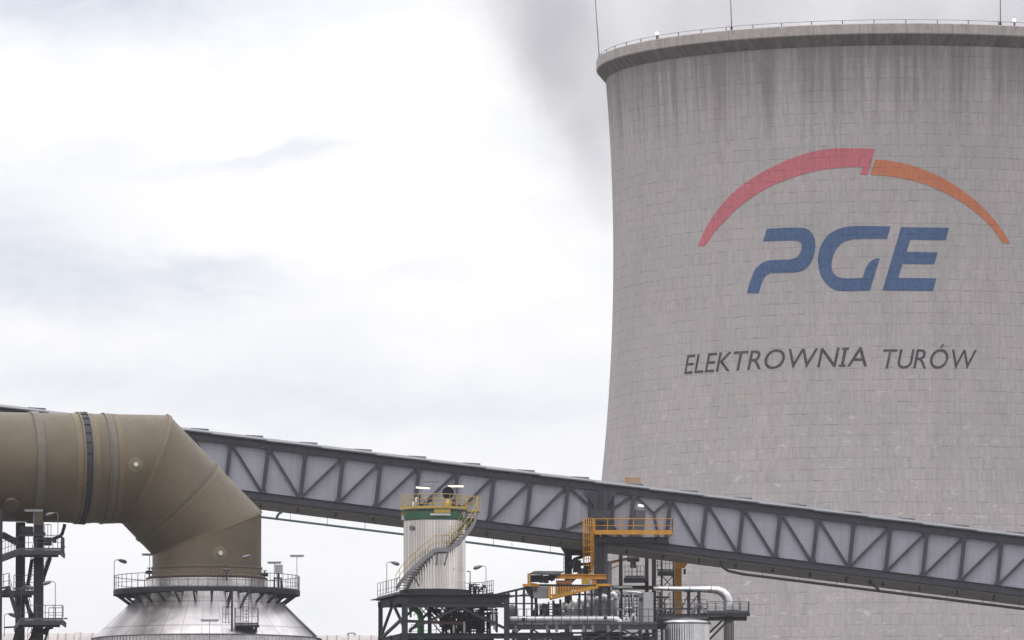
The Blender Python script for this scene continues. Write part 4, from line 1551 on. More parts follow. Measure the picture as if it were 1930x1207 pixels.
zd = Z(1121, FY)
frame = thing('steel_frame', 'dark open steel frame carrying the ribbed silo and its stair', 'steel frame', (f_or.x, f_or.y, 0))
FL, FD = 198 * SC(FY), 9.0
def col(mb, u, v, w_, top=None, low=0): mb.box(F(u, v, 0) + Vector((-w_ / 2, -w_ / 2, low)), F(u, v, 0) + Vector((w_ / 2, w_ / 2, zd if top is None else top)))
for (u, v, w_) in ((.24, 0, .46), (FL, 0, .42), (.2, FD, .34), (FL, FD, .34), (FL * .5, FD, .3), (FL * .72, FD * .5, .28)):
    m_ = MB(); col(m_, u, v, w_, zd - .305); m_.build('column', steel, frame)
m_ = MB()
def hb(u0, v0, u1, v1, z, w_=.28, h_=.45): m_.ibeam(F(u0, v0, z), F(u1, v1, z), w_, h_, .03)
hb(-.1, 0, FL + .2, 0, zd - .31, .25, .60); hb(.2, .2, .2, FD, zd - .30, .25, .58); hb(0, FD, FL, FD, zd - .30); hb(FL, 0, FL, FD, zd - .30)
hb(FL * .25, 0, FL * .25, FD, zd - .35); hb(FL * .5, 0, FL * .5, FD, zd - .35); hb(FL * .75, 0, FL * .75, FD, zd - .35); hb(0, FD * .5, FL, FD * .5, zd - .4)
m_.beam(F(.2, 0, zd - .8), F(FL, 0, zd - .8), .2, .30)
m_.build('deck_beams', steel, frame)
m_ = MB()
q = [F(-.15, -.3, zd - .02), F(FL + .2, -.3, zd - .02), F(FL + .2, FD, zd - .02), F(-.15, FD, zd - .02)]
m_.add(q + [p + Vector((0, 0, .10)) for p in q], [(0, 1, 2, 3), (7, 6, 5, 4), (0, 4, 5, 1), (1, 5, 6, 2), (2, 6, 7, 3), (3, 7, 4, 0)])
m_.build('deck', steel, frame)
MB().lathe((SX, SY, 0), [(SR + .05, zd + .081), (SR + .35, zd + .081), (SR + .35, zb0 + .0), (SR + .05, zb0 + .0)], 48, smooth=False).build('silo_footing', steel, frame)
# lower level
zl_ = Z(1196, FY)
m_ = MB(); 
hb(-.1, 0, FL + 5, 0, zl_ - .1, .25, .40); hb(.2, .2, .2, FD, zl_ - .1, .25, .4); hb(0, FD, FL, FD, zl_ - .1); hb(0, FD * .5, FL, FD * .5, zl_ - .1)
hb(.2, 0, FL, 0, zl_ - 1.6); hb(.2, 0, .2, FD, zl_ - 1.6)
q = [F(1.6, 0.15, zl_ - .05), F(FL + .2, .15, zl_ - .05), F(FL + .2, FD, zl_ - .05), F(1.6, FD, zl_ - .05)]
m_.add(q + [p + Vector((0, 0, .06)) for p in q], [(0, 1, 2, 3), (7, 6, 5, 4), (0, 4, 5, 1), (1, 5, 6, 2), (2, 6, 7, 3), (3, 7, 4, 0)])
m_.build('lower_deck', steel, frame)
for (a, b) in (((.2, FD * .98, zl_ + .2), (.2, FD * .52, zd - .7)), ((.2, FD * .42, zd - .7), (.2, .4, zl_ + .7)),
               ((.2, FD * .98, zl_ + .1), (.2, .5, zl_ + 1.25)),
               ((.6, 0, zl_ + .35), (FL * .56, 0, zd - .9)), ((FL * .56, 0, zd - .95), (FL * .98, 0, zl_ + .5)),
               ((.4, FD, zl_ + .2), (FL * .35, FD, zd - .6)), ((FL * .4, FD * .6, zd - .6), (FL * .72, FD * .5, zl_ + .6)),
               ((FL * .5, FD, zd - .6), (FL * .8, FD, zl_ + .3)), ((FL * .3, FD, zl_ + .6), (FL * .5, FD, zd - .8))):
    m_ = MB(); m_.beam(F(*a), F(*b), .17, .20); m_.build('brace', steel, frame)
m_ = MB(); m_.beam(F(.6, 1.5, Z(1169, FY)), F(FL * .62, 1.5, Z(1172, FY) - .05), .18, .22); m_.build('cross_tie', mat('dull red brown steel', (.10, .05, .045), .55, 0), frame)
# railings on the deck
m_ = MB(); railing(m_, [F(-.08, .3, zd + .1), F(-.08, FD * .97, zd + .1)], h=1.2, step=1.1, mid=(.6, .3))
m_.beam(F(-.25, .2, zd + .05), F(-.35, FD + .3, zd + .05), .35, .06)
m_.build('railing', railm, frame)
m_ = MB(); railing(m_, [F(FL * .72, FD * .6, zd + .1), F(FL * .9, FD * .55, zd + .15), F(FL * .92, FD * .2, zd + .15)], h=1.05, step=.55, mid=(.35, .7))
m_.build('railing', railm, frame)
# back-plane clutter: fine pipes and racks seen through the frame
rng = random.Random(3)
m_ = MB()
for k in range(130):
    u = FL * (.55 + .44 * rng.random()); v = FD * rng.uniform(.2, .95)
    za_ = rng.uniform(zl_, zl_ + 1.2); zb_2 = rng.uniform(zl_ + 1.6, zd - .6)
    m_.tube([F(u, v, za_), F(u, v, zb_2)] + ([F(u + rng.choice((-1, 1)) * rng.uniform(.2, .7), v, zb_2)] if rng.random() < .6 else []), rng.choice((.04, .06, .09)), 6)
for k in range(22):
    z = zl_ + .2 + k * .115 * rng.uniform(.8, 1.2)
    m_.beam(F(FL * .62, FD * rng.uniform(.3, .9), z), F(FL * .98, FD * rng.uniform(.3, .9), z), .06)
for k in range(7):
    u = FL * (.35 + .05 * k)
    m_.beam(F(u, FD * .8, zd - .5), F(u + 1.9, FD * .8, zl_ + .2 + .1 * k), .08 + .05 * (k % 2))
    m_.beam(F(u + .3, FD * .8, zd - .5), F(u - .4, FD * .8, zd - 1.2 - .1 * k), .06)
m_.build('internal_pipework', steel, frame)
m_ = MB()
for px in (855, 875):
    p = W(px, 1196, FY + 2); m_.tube([p, Vector((p.x, p.y, Z(1172, FY + 2)))], .085, 8)
m_.build('white_standpipe', whitep, frame)
m_ = MB(); railing(m_, [F(FL * .3, FD * .9, zl_ + .1), F(FL * .66, FD * .9, zl_ + .3)], h=1.0, step=.5, mid=(.5,)); m_.build('lower_railing', railm, frame)
# red cladding corner under the lower deck
rdk = thing('red_panel', 'brick red panel just under the lower deck of the silo frame', 'panel', F(.6, 2, zl_ - 3))
MB().box(F(-1.2, 3.0, zl_ - 3.2), F(FL * .2, 3.1, zl_ - .35)).build('panel', redb, rdk)

gp = thing('green_pipe', 'bright green pipe bend under the ribbed silo', 'pipe', W(792, 1200, FY + 3))
Yg = FY + 3.2
zz0 = 1143
arc_ = [W(770, 1148, Yg), W(776, 1146.5, Yg), W(782, 1148, Yg), W(787.5, 1152, Yg), W(791.5, 1158, Yg), W(793.3, 1166, Yg), W(793.3, 1175, Yg), W(793.3, 1240, Yg)]
MB().tube(arc_, .235, 18).build('pipe_run', greenp, gp)
MB().tube([W(774, 1140, Yg - .4), W(774, 1164, Yg - .4)], .08, 8).build('pipe_support', galv, gp)

# valves beside the silo, right on the deck
vs_ = thing('valve_skid', 'cluster of small dark pipes and valves on the deck right of the silo', 'pipework', W(895, 1122, FY + 4))
m_ = MB(); Yv = FY + 4.2
m_.tube([W(886, 1122, Yv), W(886, 1078, Yv), W(880, 1077, Yv)], .05, 6)
for k in range(13):
    px = 884 + rng.uniform(0, 34); y0 = 1122; y1 = rng.uniform(1096, 1110)
    m_.tube([W(px, y0, Yv + rng.uniform(-.5, .5)), W(px, y1, Yv)], rng.choice((.03, .045, .06)), 6)
for k in range(5):
    y = 1120 - k * 4.5; m_.tube([W(885 + k, y, Yv), W(912 - k * 2, y, Yv)], .04, 6)
for k in range(6):
    m_.disc(W(888 + k * 5, 1104 + (k * 7) % 11, Yv - .2), .12, (0, -1, .2), .1, 12)
m_.build('pipe_cluster', steel, vs_)

# ------------------------------------------------------------------ central process rack
RY = 566.0
rs_ = SC(RY)
rack = thing('process_rack', 'long dark steel rack with railed deck between silo and ribbed tank', 'steel frame', (X(1095, RY), RY, 0))
zdk = Z(1177, RY)
rx0, rx1 = X(960, RY), X(1238, RY)
m_ = MB(); m_.box((rx0, RY - .3, zdk - .42), (rx1, RY - .2, zdk)); m_.box((rx0, RY - .199, zdk - .08), (rx1, RY + 6, zdk - .02)); m_.box((rx0, RY - .36, zdk - .05), (rx1, RY - .301, zdk)); m_.box((rx0, RY - .36, zdk - .42), (rx1, RY - .301, zdk - .37))
m_.build('deck', steel2, rack)
for k, px in enumerate((968, 1002, 1034, 1074, 1102, 1146, 1170, 1206, 1236)):
    m_ = MB(); m_.box((X(px, RY) - .13, RY - .1, 0), (X(px, RY) + .13, RY + .16, zdk - .43)); m_.build('column', steel, rack)
    m_ = MB(); m_.box((X(px, RY + 5) - .12, RY + 4.9, 0), (X(px, RY + 5) + .12, RY + 5.1, zdk - .43)); m_.build('column', steel, rack)
m_ = MB()
for k in range(5):
    z = zdk - .68 - k * .27
    m_.beam((rx0, RY + .0, z), (rx1, RY + .0, z), .10, .09); m_.beam((rx0, RY + 3, z - .15), (rx1, RY + 3, z - .15), .12, .12)
for k in range(130):
    xa_ = rng.uniform(rx0, rx1 - .5); za_ = zdk - rng.uniform(.5, 2.2); ya_ = RY + rng.uniform(1, 5)
    if rng.random() < .5: m_.tube([(xa_, ya_, za_), (min(rx1, xa_ + rng.uniform(1, 5)), ya_, za_)], rng.uniform(.03, .09), 6)
    else: m_.tube([(xa_, ya_, zdk - 2.6), (xa_, ya_, za_)], rng.uniform(.03, .1), 6)
for k in range(8):
    xa_ = rx0 + .5 + k * 1.35; m_.box((xa_, RY + 3.5, zdk - rng.uniform(1.3, 2.6)), (xa_ + rng.uniform(.4, 1.1), RY + 4.3, zdk - rng.uniform(.6, 1.1)))
m_.build('cable_trays', steel2, rack)
m_ = MB(); m_.tube([W(975, 1197, RY + 1), W(1020, 1197, RY + 1)], .07, 8).tube([W(972, 1202, RY + 1), W(1010, 1203, RY + 1), W(1024, 1207, RY + 1)], .08, 8).tube([W(1040, 1199, RY + 1), W(1098, 1201, RY + 1)], .045, 8)
m_.build('white_pipe_below', whitep, rack)
for a, b, c, d in ((1112, 1207, 1160, 1186), (1172, 1186, 1210, 1204), (962, 1200, 985, 1183), (1186, 1200, 1210, 1188), (1000, 1184, 1040, 1210)):
    m_ = MB(); m_.beam(W(a, b, RY - .15), W(c, d, RY - .15), .13); m_.build('brace', steel2, rack)
m_ = MB(); railing(m_, [(rx0, RY - .25, zdk), (rx1, RY - .25, zdk)], h=1.15, step=.68, mid=(.6,), r=.028, post=.028)
m_.build('railing', railm, rack)
for k, px in enumerate((972, 1031, 1049, 1075, 1100, 1117, 1146, 1168)):
    m_ = MB(); m_.box((X(px, RY) - .10, RY - .42, zdk - .62), (X(px, RY) + .10, RY - .361, zdk - .1)); m_.build('stub', galv, rack)

# upper light frame over the deck
uf = thing('upper_frame', 'thin dark steel frame under the yellow beam, standing on the rack deck', 'steel frame', (X(1070, RY), RY + .5, zdk))
YU = RY + .6
m_ = MB()
m_.beam(W(986, 1103, YU), W(1151, 1105, YU), .18, .17); m_.beam(W(930, 1122.5, YU), W(990, 1108.5, YU), .16, .16); m_.beam(W(938, 1131, YU), W(1000, 1118, YU), .07)
m_.beam(W(958, 1138, YU), W(1008, 1138, YU), .10); m_.beam(W(940, 1124, YU + 2.5), W(1150, 1120, YU + 2.5), .12)
m_.beam(W(1127, 1107, YU - .15), W(1036, 1130, YU - .15), .14, .14)
m_.build('rail_beam', steel, uf)
for px, yt in ((958, 1117), (973, 1114), (987.5, 1109), (1002.5, 1105), (1056, 1130), (1131, 1108), (1147.5, 1105), (1028, 1138), (1043, 1132), (1092, 1116), (1103, 1114), (1115, 1112)):
    m_ = MB(); xx = X(px, YU); m_.box((xx - (.14 if px > 1120 else .09), YU - .1, zdk), (xx + (.14 if px > 1120 else .09), YU + .1, Z(yt, YU))); m_.build('post', steel, uf)
m_ = MB()
for k in range(26):
    px = rng.uniform(1008, 1072); y0 = 1176; y1 = rng.uniform(1134, 1152)
    m_.tube([W(px, y0, YU + 2), W(px, y1, YU + 2)], rng.choice((.03, .05, .07)), 6)
for k in range(7):
    y = 1139 + k * 5.2; a = rng.uniform(1000, 1030)
    m_.tube([W(a, y, YU + 2.2), W(a + rng.uniform(40, 110), y, YU + 2.2)], .04, 6)
for a, b, c, d in ((1020, 1140, 1034, 1158), (1046, 1138, 1056, 1172), (1002, 1150, 1012, 1174)):
    m_.box(W(a, b, YU + 1.5), W(c, d, YU + 2.0))
m_.build('small_pipes', steel, uf)
# pale tank behind at left end
tk = thing('small_vessel', 'small grey vessel at the left end of the rack beside the silo frame', 'tank', W(966, 1177, RY + 2))
MB().lathe(W(965, 1177, RY + 2), [(.30, 0), (.42, .1), (.42, 1.0), (.30, 1.35), (.1, 1.5), (.01, 1.52)], 24).build('body', mat('dull vessel grey', (.13, .12, .13), .5, .2), tk)

# big white pipe along the deck
wp = thing('white_pipe', 'thick horizontal white pipe lying behind the deck railing', 'pipe', W(1065, 1167, RY + .4))
Yp = RY + .6
MB().tube([W(962, 1167.5, Yp + .1), W(966, 1167, Yp), W(1090, 1166.5, Yp), W(1155, 1166.5, Yp), W(1163, 1168, Yp), W(1168, 1172, Yp), W(1169, 1180, Yp)], .23, 20).build('pipe_run', whitep, wp)
m_ = MB(); m_.box(W(984, 1171, Yp) - Vector((0, .3, 0)), W(990, 1165, Yp)); m_.box(W(1138, 1168, Yp) - Vector((0, .3, 0)), W(1144, 1163, Yp)); m_.build('pipe_clamps', steel, wp)

# row of white elbows on grey valve bodies
for k, (px, py) in enumerate(((1064, 1144), (1079, 1141), (1092, 1137.5), (1106, 1134), (1122, 1131), (1137, 1127), (1153, 1121.5))):
    Ye = RY + 1.5
    p = W(px, py, Ye)
    r_ = thing('elbow_pipe', 'white elbow on grey valve, %s in the row' % ('leftmost', 'second from left', 'third from left', 'middle one', 'third from right', 'second from right', 'rightmost')[k], 'pipe', Vector((p.x, p.y, zdk)), 'white elbows rising in a row behind the deck railing')
    MB().tube([p + Vector((-.30, 0, -.42)), p + Vector((-.24, 0, -.14)), p + Vector((-.08, 0, .07)), p + Vector((.12, 0, .12)), p + Vector((.28, 0, .0)), p + Vector((.30, 0, -.30))], .165, 12).build('elbow', whitep, r_)
    m_ = MB(); m_.tube([p + Vector((-.05, 0, -.2)), p + Vector((-.05, 0, .27))], .10, 10).disc(p + Vector((-.05, 0, .30)), .13, (0, 0, 1), .07, 12)
    m_.build('valve_top', whitep if k % 2 else mat('pinkish valve', (.42, .22, .22), .4), r_)
    m_ = MB(); m_.box((p.x - .32, Ye - .1, zdk + .3), (p.x + .22, Ye + .4, p.z - .40)); m_.tube([Vector((p.x - .3, Ye, zdk)), p + Vector((-.3, 0, -.4))], .10, 8); m_.tube([Vector((p.x + .30, Ye, zdk)), p + Vector((.33, 0, -.28))], .10, 8)
    m_.build('valve_body', mat('valve grey', (.20, .20, .21), .5, .3), r_)
# looping thin pipes to the right of the row
for k, (pts, r, m) in enumerate((
        ([(1150, 1176), (1150, 1146), (1163, 1146), (1163, 1176)], .08, whitep), ([(1163, 1149), (1180, 1149), (1180, 1146), (1193, 1146), (1195, 1143), (1203, 1143)], .07, whitep),
        ([(1160, 1130), (1163, 1134), (1163, 1150)], .08, whitep), ([(1178, 1118), (1178, 1176)], .07, galv), ([(1168, 1115), (1168, 1140)], .05, galv), ([(1186, 1120), (1186, 1150)], .05, galv),
        ([(1155, 1108), (1192, 1108)], .10, galv), ([(1180, 1115), (1205, 1117), (1211, 1120)], .06, whitep), ([(1193, 1116), (1193, 1174)], .08, galv), ([(1200, 1118), (1200, 1174)], .06, galv),
        ([(1208, 1118), (1208, 1160)], .05, steel), ([(1174, 1125), (1212, 1125)], .05, steel), ([(1172, 1180), (1172, 1190), (1172, 1196)], .05, whitep))):
    Yq = RY + 2.2
    c_ = W(*pts[0], Yq)
    names = ['arch', 'stepped', 'short bent', 'tall grey left', 'thin short grey', 'thin grey middle', 'fat horizontal grey', 'slanting thin', 'fat upright grey', 'upright grey second', 'upright dark', 'horizontal dark', 'short white lower']
    r_ = thing('thin_pipe', names[k] + ' pipe in the tangle left of the tall grey cabinet', 'pipe', c_, 'thin pipes left of the grey cabinet')
    MB().tube([W(a, b, Yq - .1 * (k % 3)) for a, b in pts], r, 8).build('pipe_run', m, r_)
for k, (a, b) in enumerate(((1181, 1166), (1194, 1163))):
    r_ = thing('valve_pair', 'small white valve %s in front of the grey cabinet' % ('on the left' if k == 0 else 'on the right'), 'valve', W(a, 1177, RY + .8))
    m_ = MB(); p = W(a, b, RY + .8)
    m_.tube([p + Vector((-.15, 0, -.45)), p + Vector((-.15, 0, 0)), p + Vector((0, 0, .12)), p + Vector((.15, 0, 0)), p + Vector((.15, 0, -.45))], .09, 8).disc(p + Vector((0, 0, .2)), .14, (0, 0, 1), .12, 12)
    m_.build('valve_body', whitep, r_)
cab = thing('tall_cabinet', 'tall light grey cabinet with darker side standing right of the pipe tangle', 'cabinet', W(1218, 1176, RY + 1))
MB().box(W(1213, 1176, RY + .8), W(1231.5, 1116.5, RY + .8) + Vector((0, 1.2, 0))).build('body', greyp, cab)
m_ = MB().box(W(1204, 1176, RY + 1.0), W(1212.8, 1118, RY + 1.0) + Vector((0, 1.2, 0))); m_.build('side_cover', mat('cabinet side', (.16, .155, .17), .5), cab)
sub(MB().disc(W(1208.5, 1130, RY + .98), .14, (0, -1, 0), .05, 16), 'dial', black, cab.children[1], cab)

# ------------------------------------------------------------------ yellow hoist beam, hopper and sloping conveyor
HY = RY + .2
hb_ = thing('hoist_beam', 'orange yellow crane beam with dark hood at its left end', 'hoist', W(1080, 1090, HY))
m_ = MB(); m_.ibeam(W(1048, 1086.5, HY), W(1143, 1087.5, HY), .35, .36, .05); m_.build('beam', yel, hb_)
m_ = MB(); m_.box(W(994, 1100, HY), W(998.5, 1082, HY) + Vector((0, .4, 0))); m_.beam(W(994.5, 1083.5, HY + .2), W(1010, 1079, HY + .2), .35, .12); m_.box(W(985, 1105.5, HY - .1), W(1017, 1101, HY - .1) + Vector((0, .5, 0))); m_.beam(W(998, 1099, HY), W(1017, 1103, HY), .3, .1)
m_.build('end_frame', yel, hb_)
m_ = MB()
q = [W(999, 1083, HY - .5), W(1007, 1078.5, HY + .5), W(1062, 1079, HY + .5), W(1052, 1085, HY - .5)]
m_.add(q + [p + Vector((0, 0, .09)) for p in q], [(0, 1, 2, 3), (7, 6, 5, 4), (0, 4, 5, 1), (1, 5, 6, 2), (2, 6, 7, 3), (3, 7, 4, 0)])
m_.build('hood', steel, hb_)
m_ = MB(); m_.box(W(999, 1097, HY + .2), W(1024, 1084, HY + .2) + Vector((0, .6, 0))); m_.box(W(1034, 1094, HY + .4), W(1046, 1084, HY + .4) + Vector((0, .5, 0))); m_.beam(W(1046, 1084, HY + .4), W(1052, 1090, HY + .4), .3); m_.box(W(1024.2, 1099, HY + .1), W(1034, 1085, HY + .1) + Vector((0, .6, 0))); m_.tube([W(1038, 1095, HY + .3), W(1046, 1086, HY + .3)], .12, 8); m_.disc(W(1020, 1094, HY + .1), .22, (0, -1, 0), .3, 18)
m_.build('hoist_motor', steel, hb_)
m_ = MB(); m_.box(W(1124, 1105, HY - .1), W(1151, 1100.5, HY - .1) + Vector((0, .6, 0))); m_.box(W(1116, 1102, HY), W(1124, 1091, HY) + Vector((0, .4, 0))); m_.build('yellow_support', yel, hb_)
hop = thing('hopper', 'grey hopper box with dark side under the hooded end of the yellow beam', 'hopper', W(1015, 1128, HY))
m_ = MB(); q0 = [W(1004, 1106, HY), W(1035, 1106, HY), W(1035, 1127, HY), W(1006, 1127.5, HY)]
m_.add(q0 + [p + Vector((0, 1.0, 0)) for p in q0], [(0, 1, 2, 3), (7, 6, 5, 4), (0, 4, 5, 1), (1, 5, 6, 2), (2, 6, 7, 3), (3, 7, 4, 0)]); m_.build('body', mat('hopper grey', (.26, .255, .28), .5, .2), hop)
m_ = MB(); q0 = [W(988, 1106, HY + .1), W(1003.8, 1106, HY + .1), W(1005.8, 1127, HY + .1), W(999, 1125, HY + .1), W(993, 1116, HY + .1)]
m_.add(q0 + [p + Vector((0, .9, 0)) for p in q0], [(0, 1, 2, 3, 4), (9, 8, 7, 6, 5), (0, 5, 6, 1), (1, 6, 7, 2), (2, 7, 8, 3), (3, 8, 9, 4), (4, 9, 5, 0)]); m_.tube([W(1010, 1127, HY + .3), W(1010, 1134, HY + .3), W(1012, 1160, HY + .3)], .12, 10); m_.build('chute', steel, hop)
sub(MB().disc(W(1009, 1111, HY - .05), .16, (0, -1, 0), .12, 16), 'inspection_cover', black, hop.children[0], hop)
sl = thing('sloping_guard', 'orange picket guard along the sloping stair below the yellow beam', 'railing', W(1080, 1120, HY))
m_ = MB()
for k in range(19):
    px = 1036.5 + k * 4.95; yb = 1128 - (px - 1036) * .235
    if yb - 1106.5 < 1: continue
    m_.beam(W(px, yb, HY - .3), W(px, 1105.5, HY - .3), .085)
m_.beam(W(1036, 1128.5, HY - .3), W(1128, 1107, HY - .3), .10, .14); m_.beam(W(1036, 1128, HY - .3), W(1036, 1105, HY - .3), .22)
m_.build('pickets', yel, sl)
m_ = MB()
for k in range(16):
    px = 1041 + k * 5.4; yb = 1127 - (px - 1036) * .235
    m_.box(W(px, yb, HY + .1), W(px + 4.4, yb - 4.2, HY + .1) + Vector((0, .8, 0)))
m_.build('stair_treads', yel2, sl)
m_ = MB(); m_.box(W(1048, 1124, HY + 1.2), W(1078, 1094, HY + 1.2) + Vector((0, .1, 0))); m_.box(W(1078.1, 1112, HY + 1.25), W(1122, 1106, HY + 1.25) + Vector((0, .1, 0))); m_.build('back_panel', mat('orange brown panel', (.30, .13, .05), .6, dirt=.3), sl)
m_ = MB(); m_.box(W(1096, 1101, HY + 1), W(1112, 1091, HY + 1) + Vector((0, .6, 0))); m_.build('yellow_cabinet', yel2, sl)

pg = thing('grey_duct_panel', 'pale lilac-grey upright panel right of the gallery pier', 'panel', W(1148, 1104, yc + 2))
MB().box(W(1143.8, 1106, yc + 2), W(1153, 1058, yc + 2) + Vector((0, .6, 0))).build('panel', mat('lilac grey', (.30, .29, .34), .5), pg)
dm = thing('drive_housing', 'dark drive housing and curved guard under the gallery left of the ladder', 'machine', W(1088, 1080, yc + 3))
m_ = MB(); m_.box(W(1081, 1078, yc + 3), W(1095, 1056, yc + 3) + Vector((0, 1, 0))); m_.box(W(1100, 1079, yc + 3), W(1117, 1065, yc + 3) + Vector((0, 1, 0)))
m_.tube([W(1076, 1072, yc + 3), W(1078, 1060, yc + 3), W(1084, 1054, yc + 3), W(1096, 1050, yc + 3), W(1102, 1046, yc + 3)], .14, 8)
m_.box(W(1094, 1066, yc + 3), W(1119, 1061, yc + 3) + Vector((0, .6, 0))); m_.box(W(1096, 1048, yc + 3), W(1119, 1032, yc + 3) + Vector((0, .6, 0)))
m_.build('housing', steel, dm)
m_ = MB(); ladder(m_, W(1066, 1085, yc + 2), W(1066, 1046, yc + 2), (1, 0, 0), .3, .3); m_.build('side_ladder', steel, dm)
m_ = MB(); m_.tube([W(1081, 1080, yc + 2.6), W(1081, 1062, yc + 2.6), W(1084, 1057, yc + 2.6)], .06, 8); m_.build('pale_pipe', galv, dm)

# ------------------------------------------------------------------ right part: posts, platforms, tank, crane
TYR = 596.0
rt = thing('tower_frame', 'grey steel frame with railed landings behind the gallery near the crane column', 'steel frame', (X(1205, TYR), TYR, 0))
for px, wdp in ((1170, 7), (1219, 7), (1232.5, 8)):
    m_ = MB(); xx = X(px, TYR); hw = wdp * SC(TYR) / 2
    m_.box((xx - hw, TYR, 0), (xx - hw + .04, TYR + .3, Z(1030, TYR))); m_.box((xx + hw - .04, TYR, 0), (xx + hw, TYR + .3, Z(1030, TYR))); m_.box((xx - hw + .0405, TYR + .13, 0), (xx + hw - .0405, TYR + .17, Z(1030, TYR)))
    m_.build('column', steel2, rt)
for px in (1247, 1269.5):
    m_ = MB(); xx = X(px, TYR + 2); m_.box((xx - .08, TYR + 2, 0), (xx + .08, TYR + 2.2, Z(1040, TYR + 2))); m_.build('post', steel, rt)
m_ = MB(); m_.box(W(1176, 1096.5, TYR - .6), W(1222, 1089, TYR - .6) + Vector((0, 2, 0))); m_.build('landing', steel, rt)
m_ = MB(); railing(m_, [W(1178, 1089, TYR - .55), W(1214, 1089, TYR - .55)], h=.95, step=.28, mid=(.5,)); railing(m_, [W(1178, 1089, TYR + 1.3), W(1214, 1089, TYR + 1.3)], h=.95, step=.5, mid=(.5,)); m_.build('railing', railm, rt)
m_ = MB(); m_.box(W(1240, 1083.5, TYR + 1), W(1270, 1077, TYR + 1) + Vector((0, 2, 0))); m_.build('landing', steel, rt)
m_ = MB(); railing(m_, [W(1239, 1077, TYR + 1.05), W(1270, 1077, TYR + 1.05)], h=1.2, step=.3, mid=(.6,)); railing(m_, [W(1239, 1077, TYR + 2.8), W(1270, 1077, TYR + 2.8)], h=1.2, step=.6, mid=(.6,)); m_.build('railing', railm, rt)
m_ = MB(); ladder(m_, W(1241, 1160, TYR + .8), W(1241, 1045, TYR + .8), (1, 0, 0), .45, .3); m_.build('ladder', steel, rt)
for a, b, c, d in ((1248, 1086, 1268, 1108), (1268, 1086, 1248, 1108), (1152, 1062, 1170, 1052), (1152, 1072, 1172, 1064), (1240, 1152, 1262, 1118)):
    m_ = MB(); m_.beam(W(a, b, TYR + 1.9), W(c, d, TYR + 1.9), .07); m_.build('brace', steel, rt)
m_ = MB(); m_.box(W(1153, 1110, TYR), W(1240, 1104, TYR) + Vector((0, 1.5, 0))); m_.box(W(1153, 1124, TYR + .3), W(1213, 1121, TYR + .3) + Vector((0, .2, 0))); m_.box(W(1236, 1128, TYR + .3), W(1262, 1125, TYR + .3) + Vector((0, .2, 0))); m_.build('cross_beam', steel2, rt)
m_ = MB()
for k in range(24):
    px = rng.uniform(1156, 1266); y0 = rng.uniform(1150, 1176); y1 = rng.uniform(1112, 1132)
    m_.tube([W(px, y0, TYR - .5), W(px, y1, TYR - .5)], rng.choice((.03, .04, .06)), 6)
for k in range(8):
    y = 1118 + k * 7; m_.tube([W(1156 + rng.uniform(0, 30), y, TYR - .4), W(1235 + rng.uniform(0, 30), y, TYR - .4)], .035, 6)
for k in range(6):
    m_.box(W(1242 + k * 5, 1164, TYR - 4), W(1246 + k * 5, 1146 + (k * 5) % 9, TYR - 4) + Vector((0, .4, 0)))
m_.build('small_pipes', steel, rt)
m_ = MB(); m_.box(W(1188, 1070, TYR + 1), W(1199, 1054, TYR + 1) + Vector((0, .8, 0))); m_.tube([W(1182, 1054, TYR + 1.3), W(1205, 1054, TYR + 1.3)], .22, 12); m_.build('hanging_drive', black, rt)
ob = thing('orange_beam', 'short slanting orange beam below the gallery right of the pier', 'beam', W(1168, 1056, TYR + 1))
m_ = MB(); m_.ibeam(W(1153, 1060, TYR + 1.5), W(1190, 1052, TYR + 1.5), .22, .22, .04); m_.build('beam', mat('weathered orange', (.40, .18, .05), .6), ob)

# yellow crane column
CYY = 592.0
cr = thing('crane_column', 'thick orange yellow jib crane column standing behind the white pipe', 'crane', (X(1278, CYY), CYY, 0))
xx = X(1278, CYY)
MB().box((xx - .30, CYY - .3, 0), (xx + .28, CYY + .3, Z(1072.5, CYY))).build('column', yel, cr)
m_ = MB().box((xx - .32, CYY - .33, Z(1074, CYY) ), (xx + .30, CYY + .33, Z(1072, CYY))); m_.box((xx - .26, CYY - .26, Z(1072, CYY) + .001), (xx + .26, CYY + .26, Z(1052, CYY)))
q = [(xx + .261, Z(1054, CYY)), (xx + .80, Z(1054, CYY)), (xx + .72, Z(1064, CYY)), (xx + .50, Z(1071, CYY)), (xx + .261, Z(1071, CYY))]
m_.add([(a, CYY - .2, b) for a, b in q] + [(a, CYY + .2, b) for a, b in q], [(0, 1, 2, 3, 4), (9, 8, 7, 6, 5)] + [(i, 5 + i, 5 + (i + 1) % 5, (i + 1) % 5) for i in range(5)])
m_.build('slewing_head', yel, cr)
MB().box((xx + .42, CYY - .35, Z(1083, CYY)), (xx + .60, CYY - .21, Z(1073, CYY))).build('hook_block', black, cr)

# ribbed tank at the bottom
KY = 572.0
ks = SC(KY)
kx = X(1292, KY)
tank = thing('ribbed_tank', 'ribbed metal tank with rounded silver rim below the yellow crane column', 'tank', (kx, KY, 0))
kr = 44 * ks
alt = alu_mat('tank aluminium', (.80, .78, .80), .16, .02)
MB().lathe((kx, KY, 0), [(kr, 0.2), (kr, Z(1177, KY))], 1080, smooth=True, rfun=ribs(60, .035)).build('shell', alt, tank)
zt2 = Z(1171, KY)
MB().lathe((kx, KY, 0), [(kr - .1, Z(1178, KY)), (kr + .12, Z(1177.5, KY)), (kr + .17, Z(1175.5, KY)), (kr + .12, Z(1173, KY)), (kr + .02, zt2), (kr - .5, zt2 + .08), (.01, zt2 + .25)], 96).build('rim', alu_mat('rim aluminium', (.60, .59, .60), .3, .1), tank)

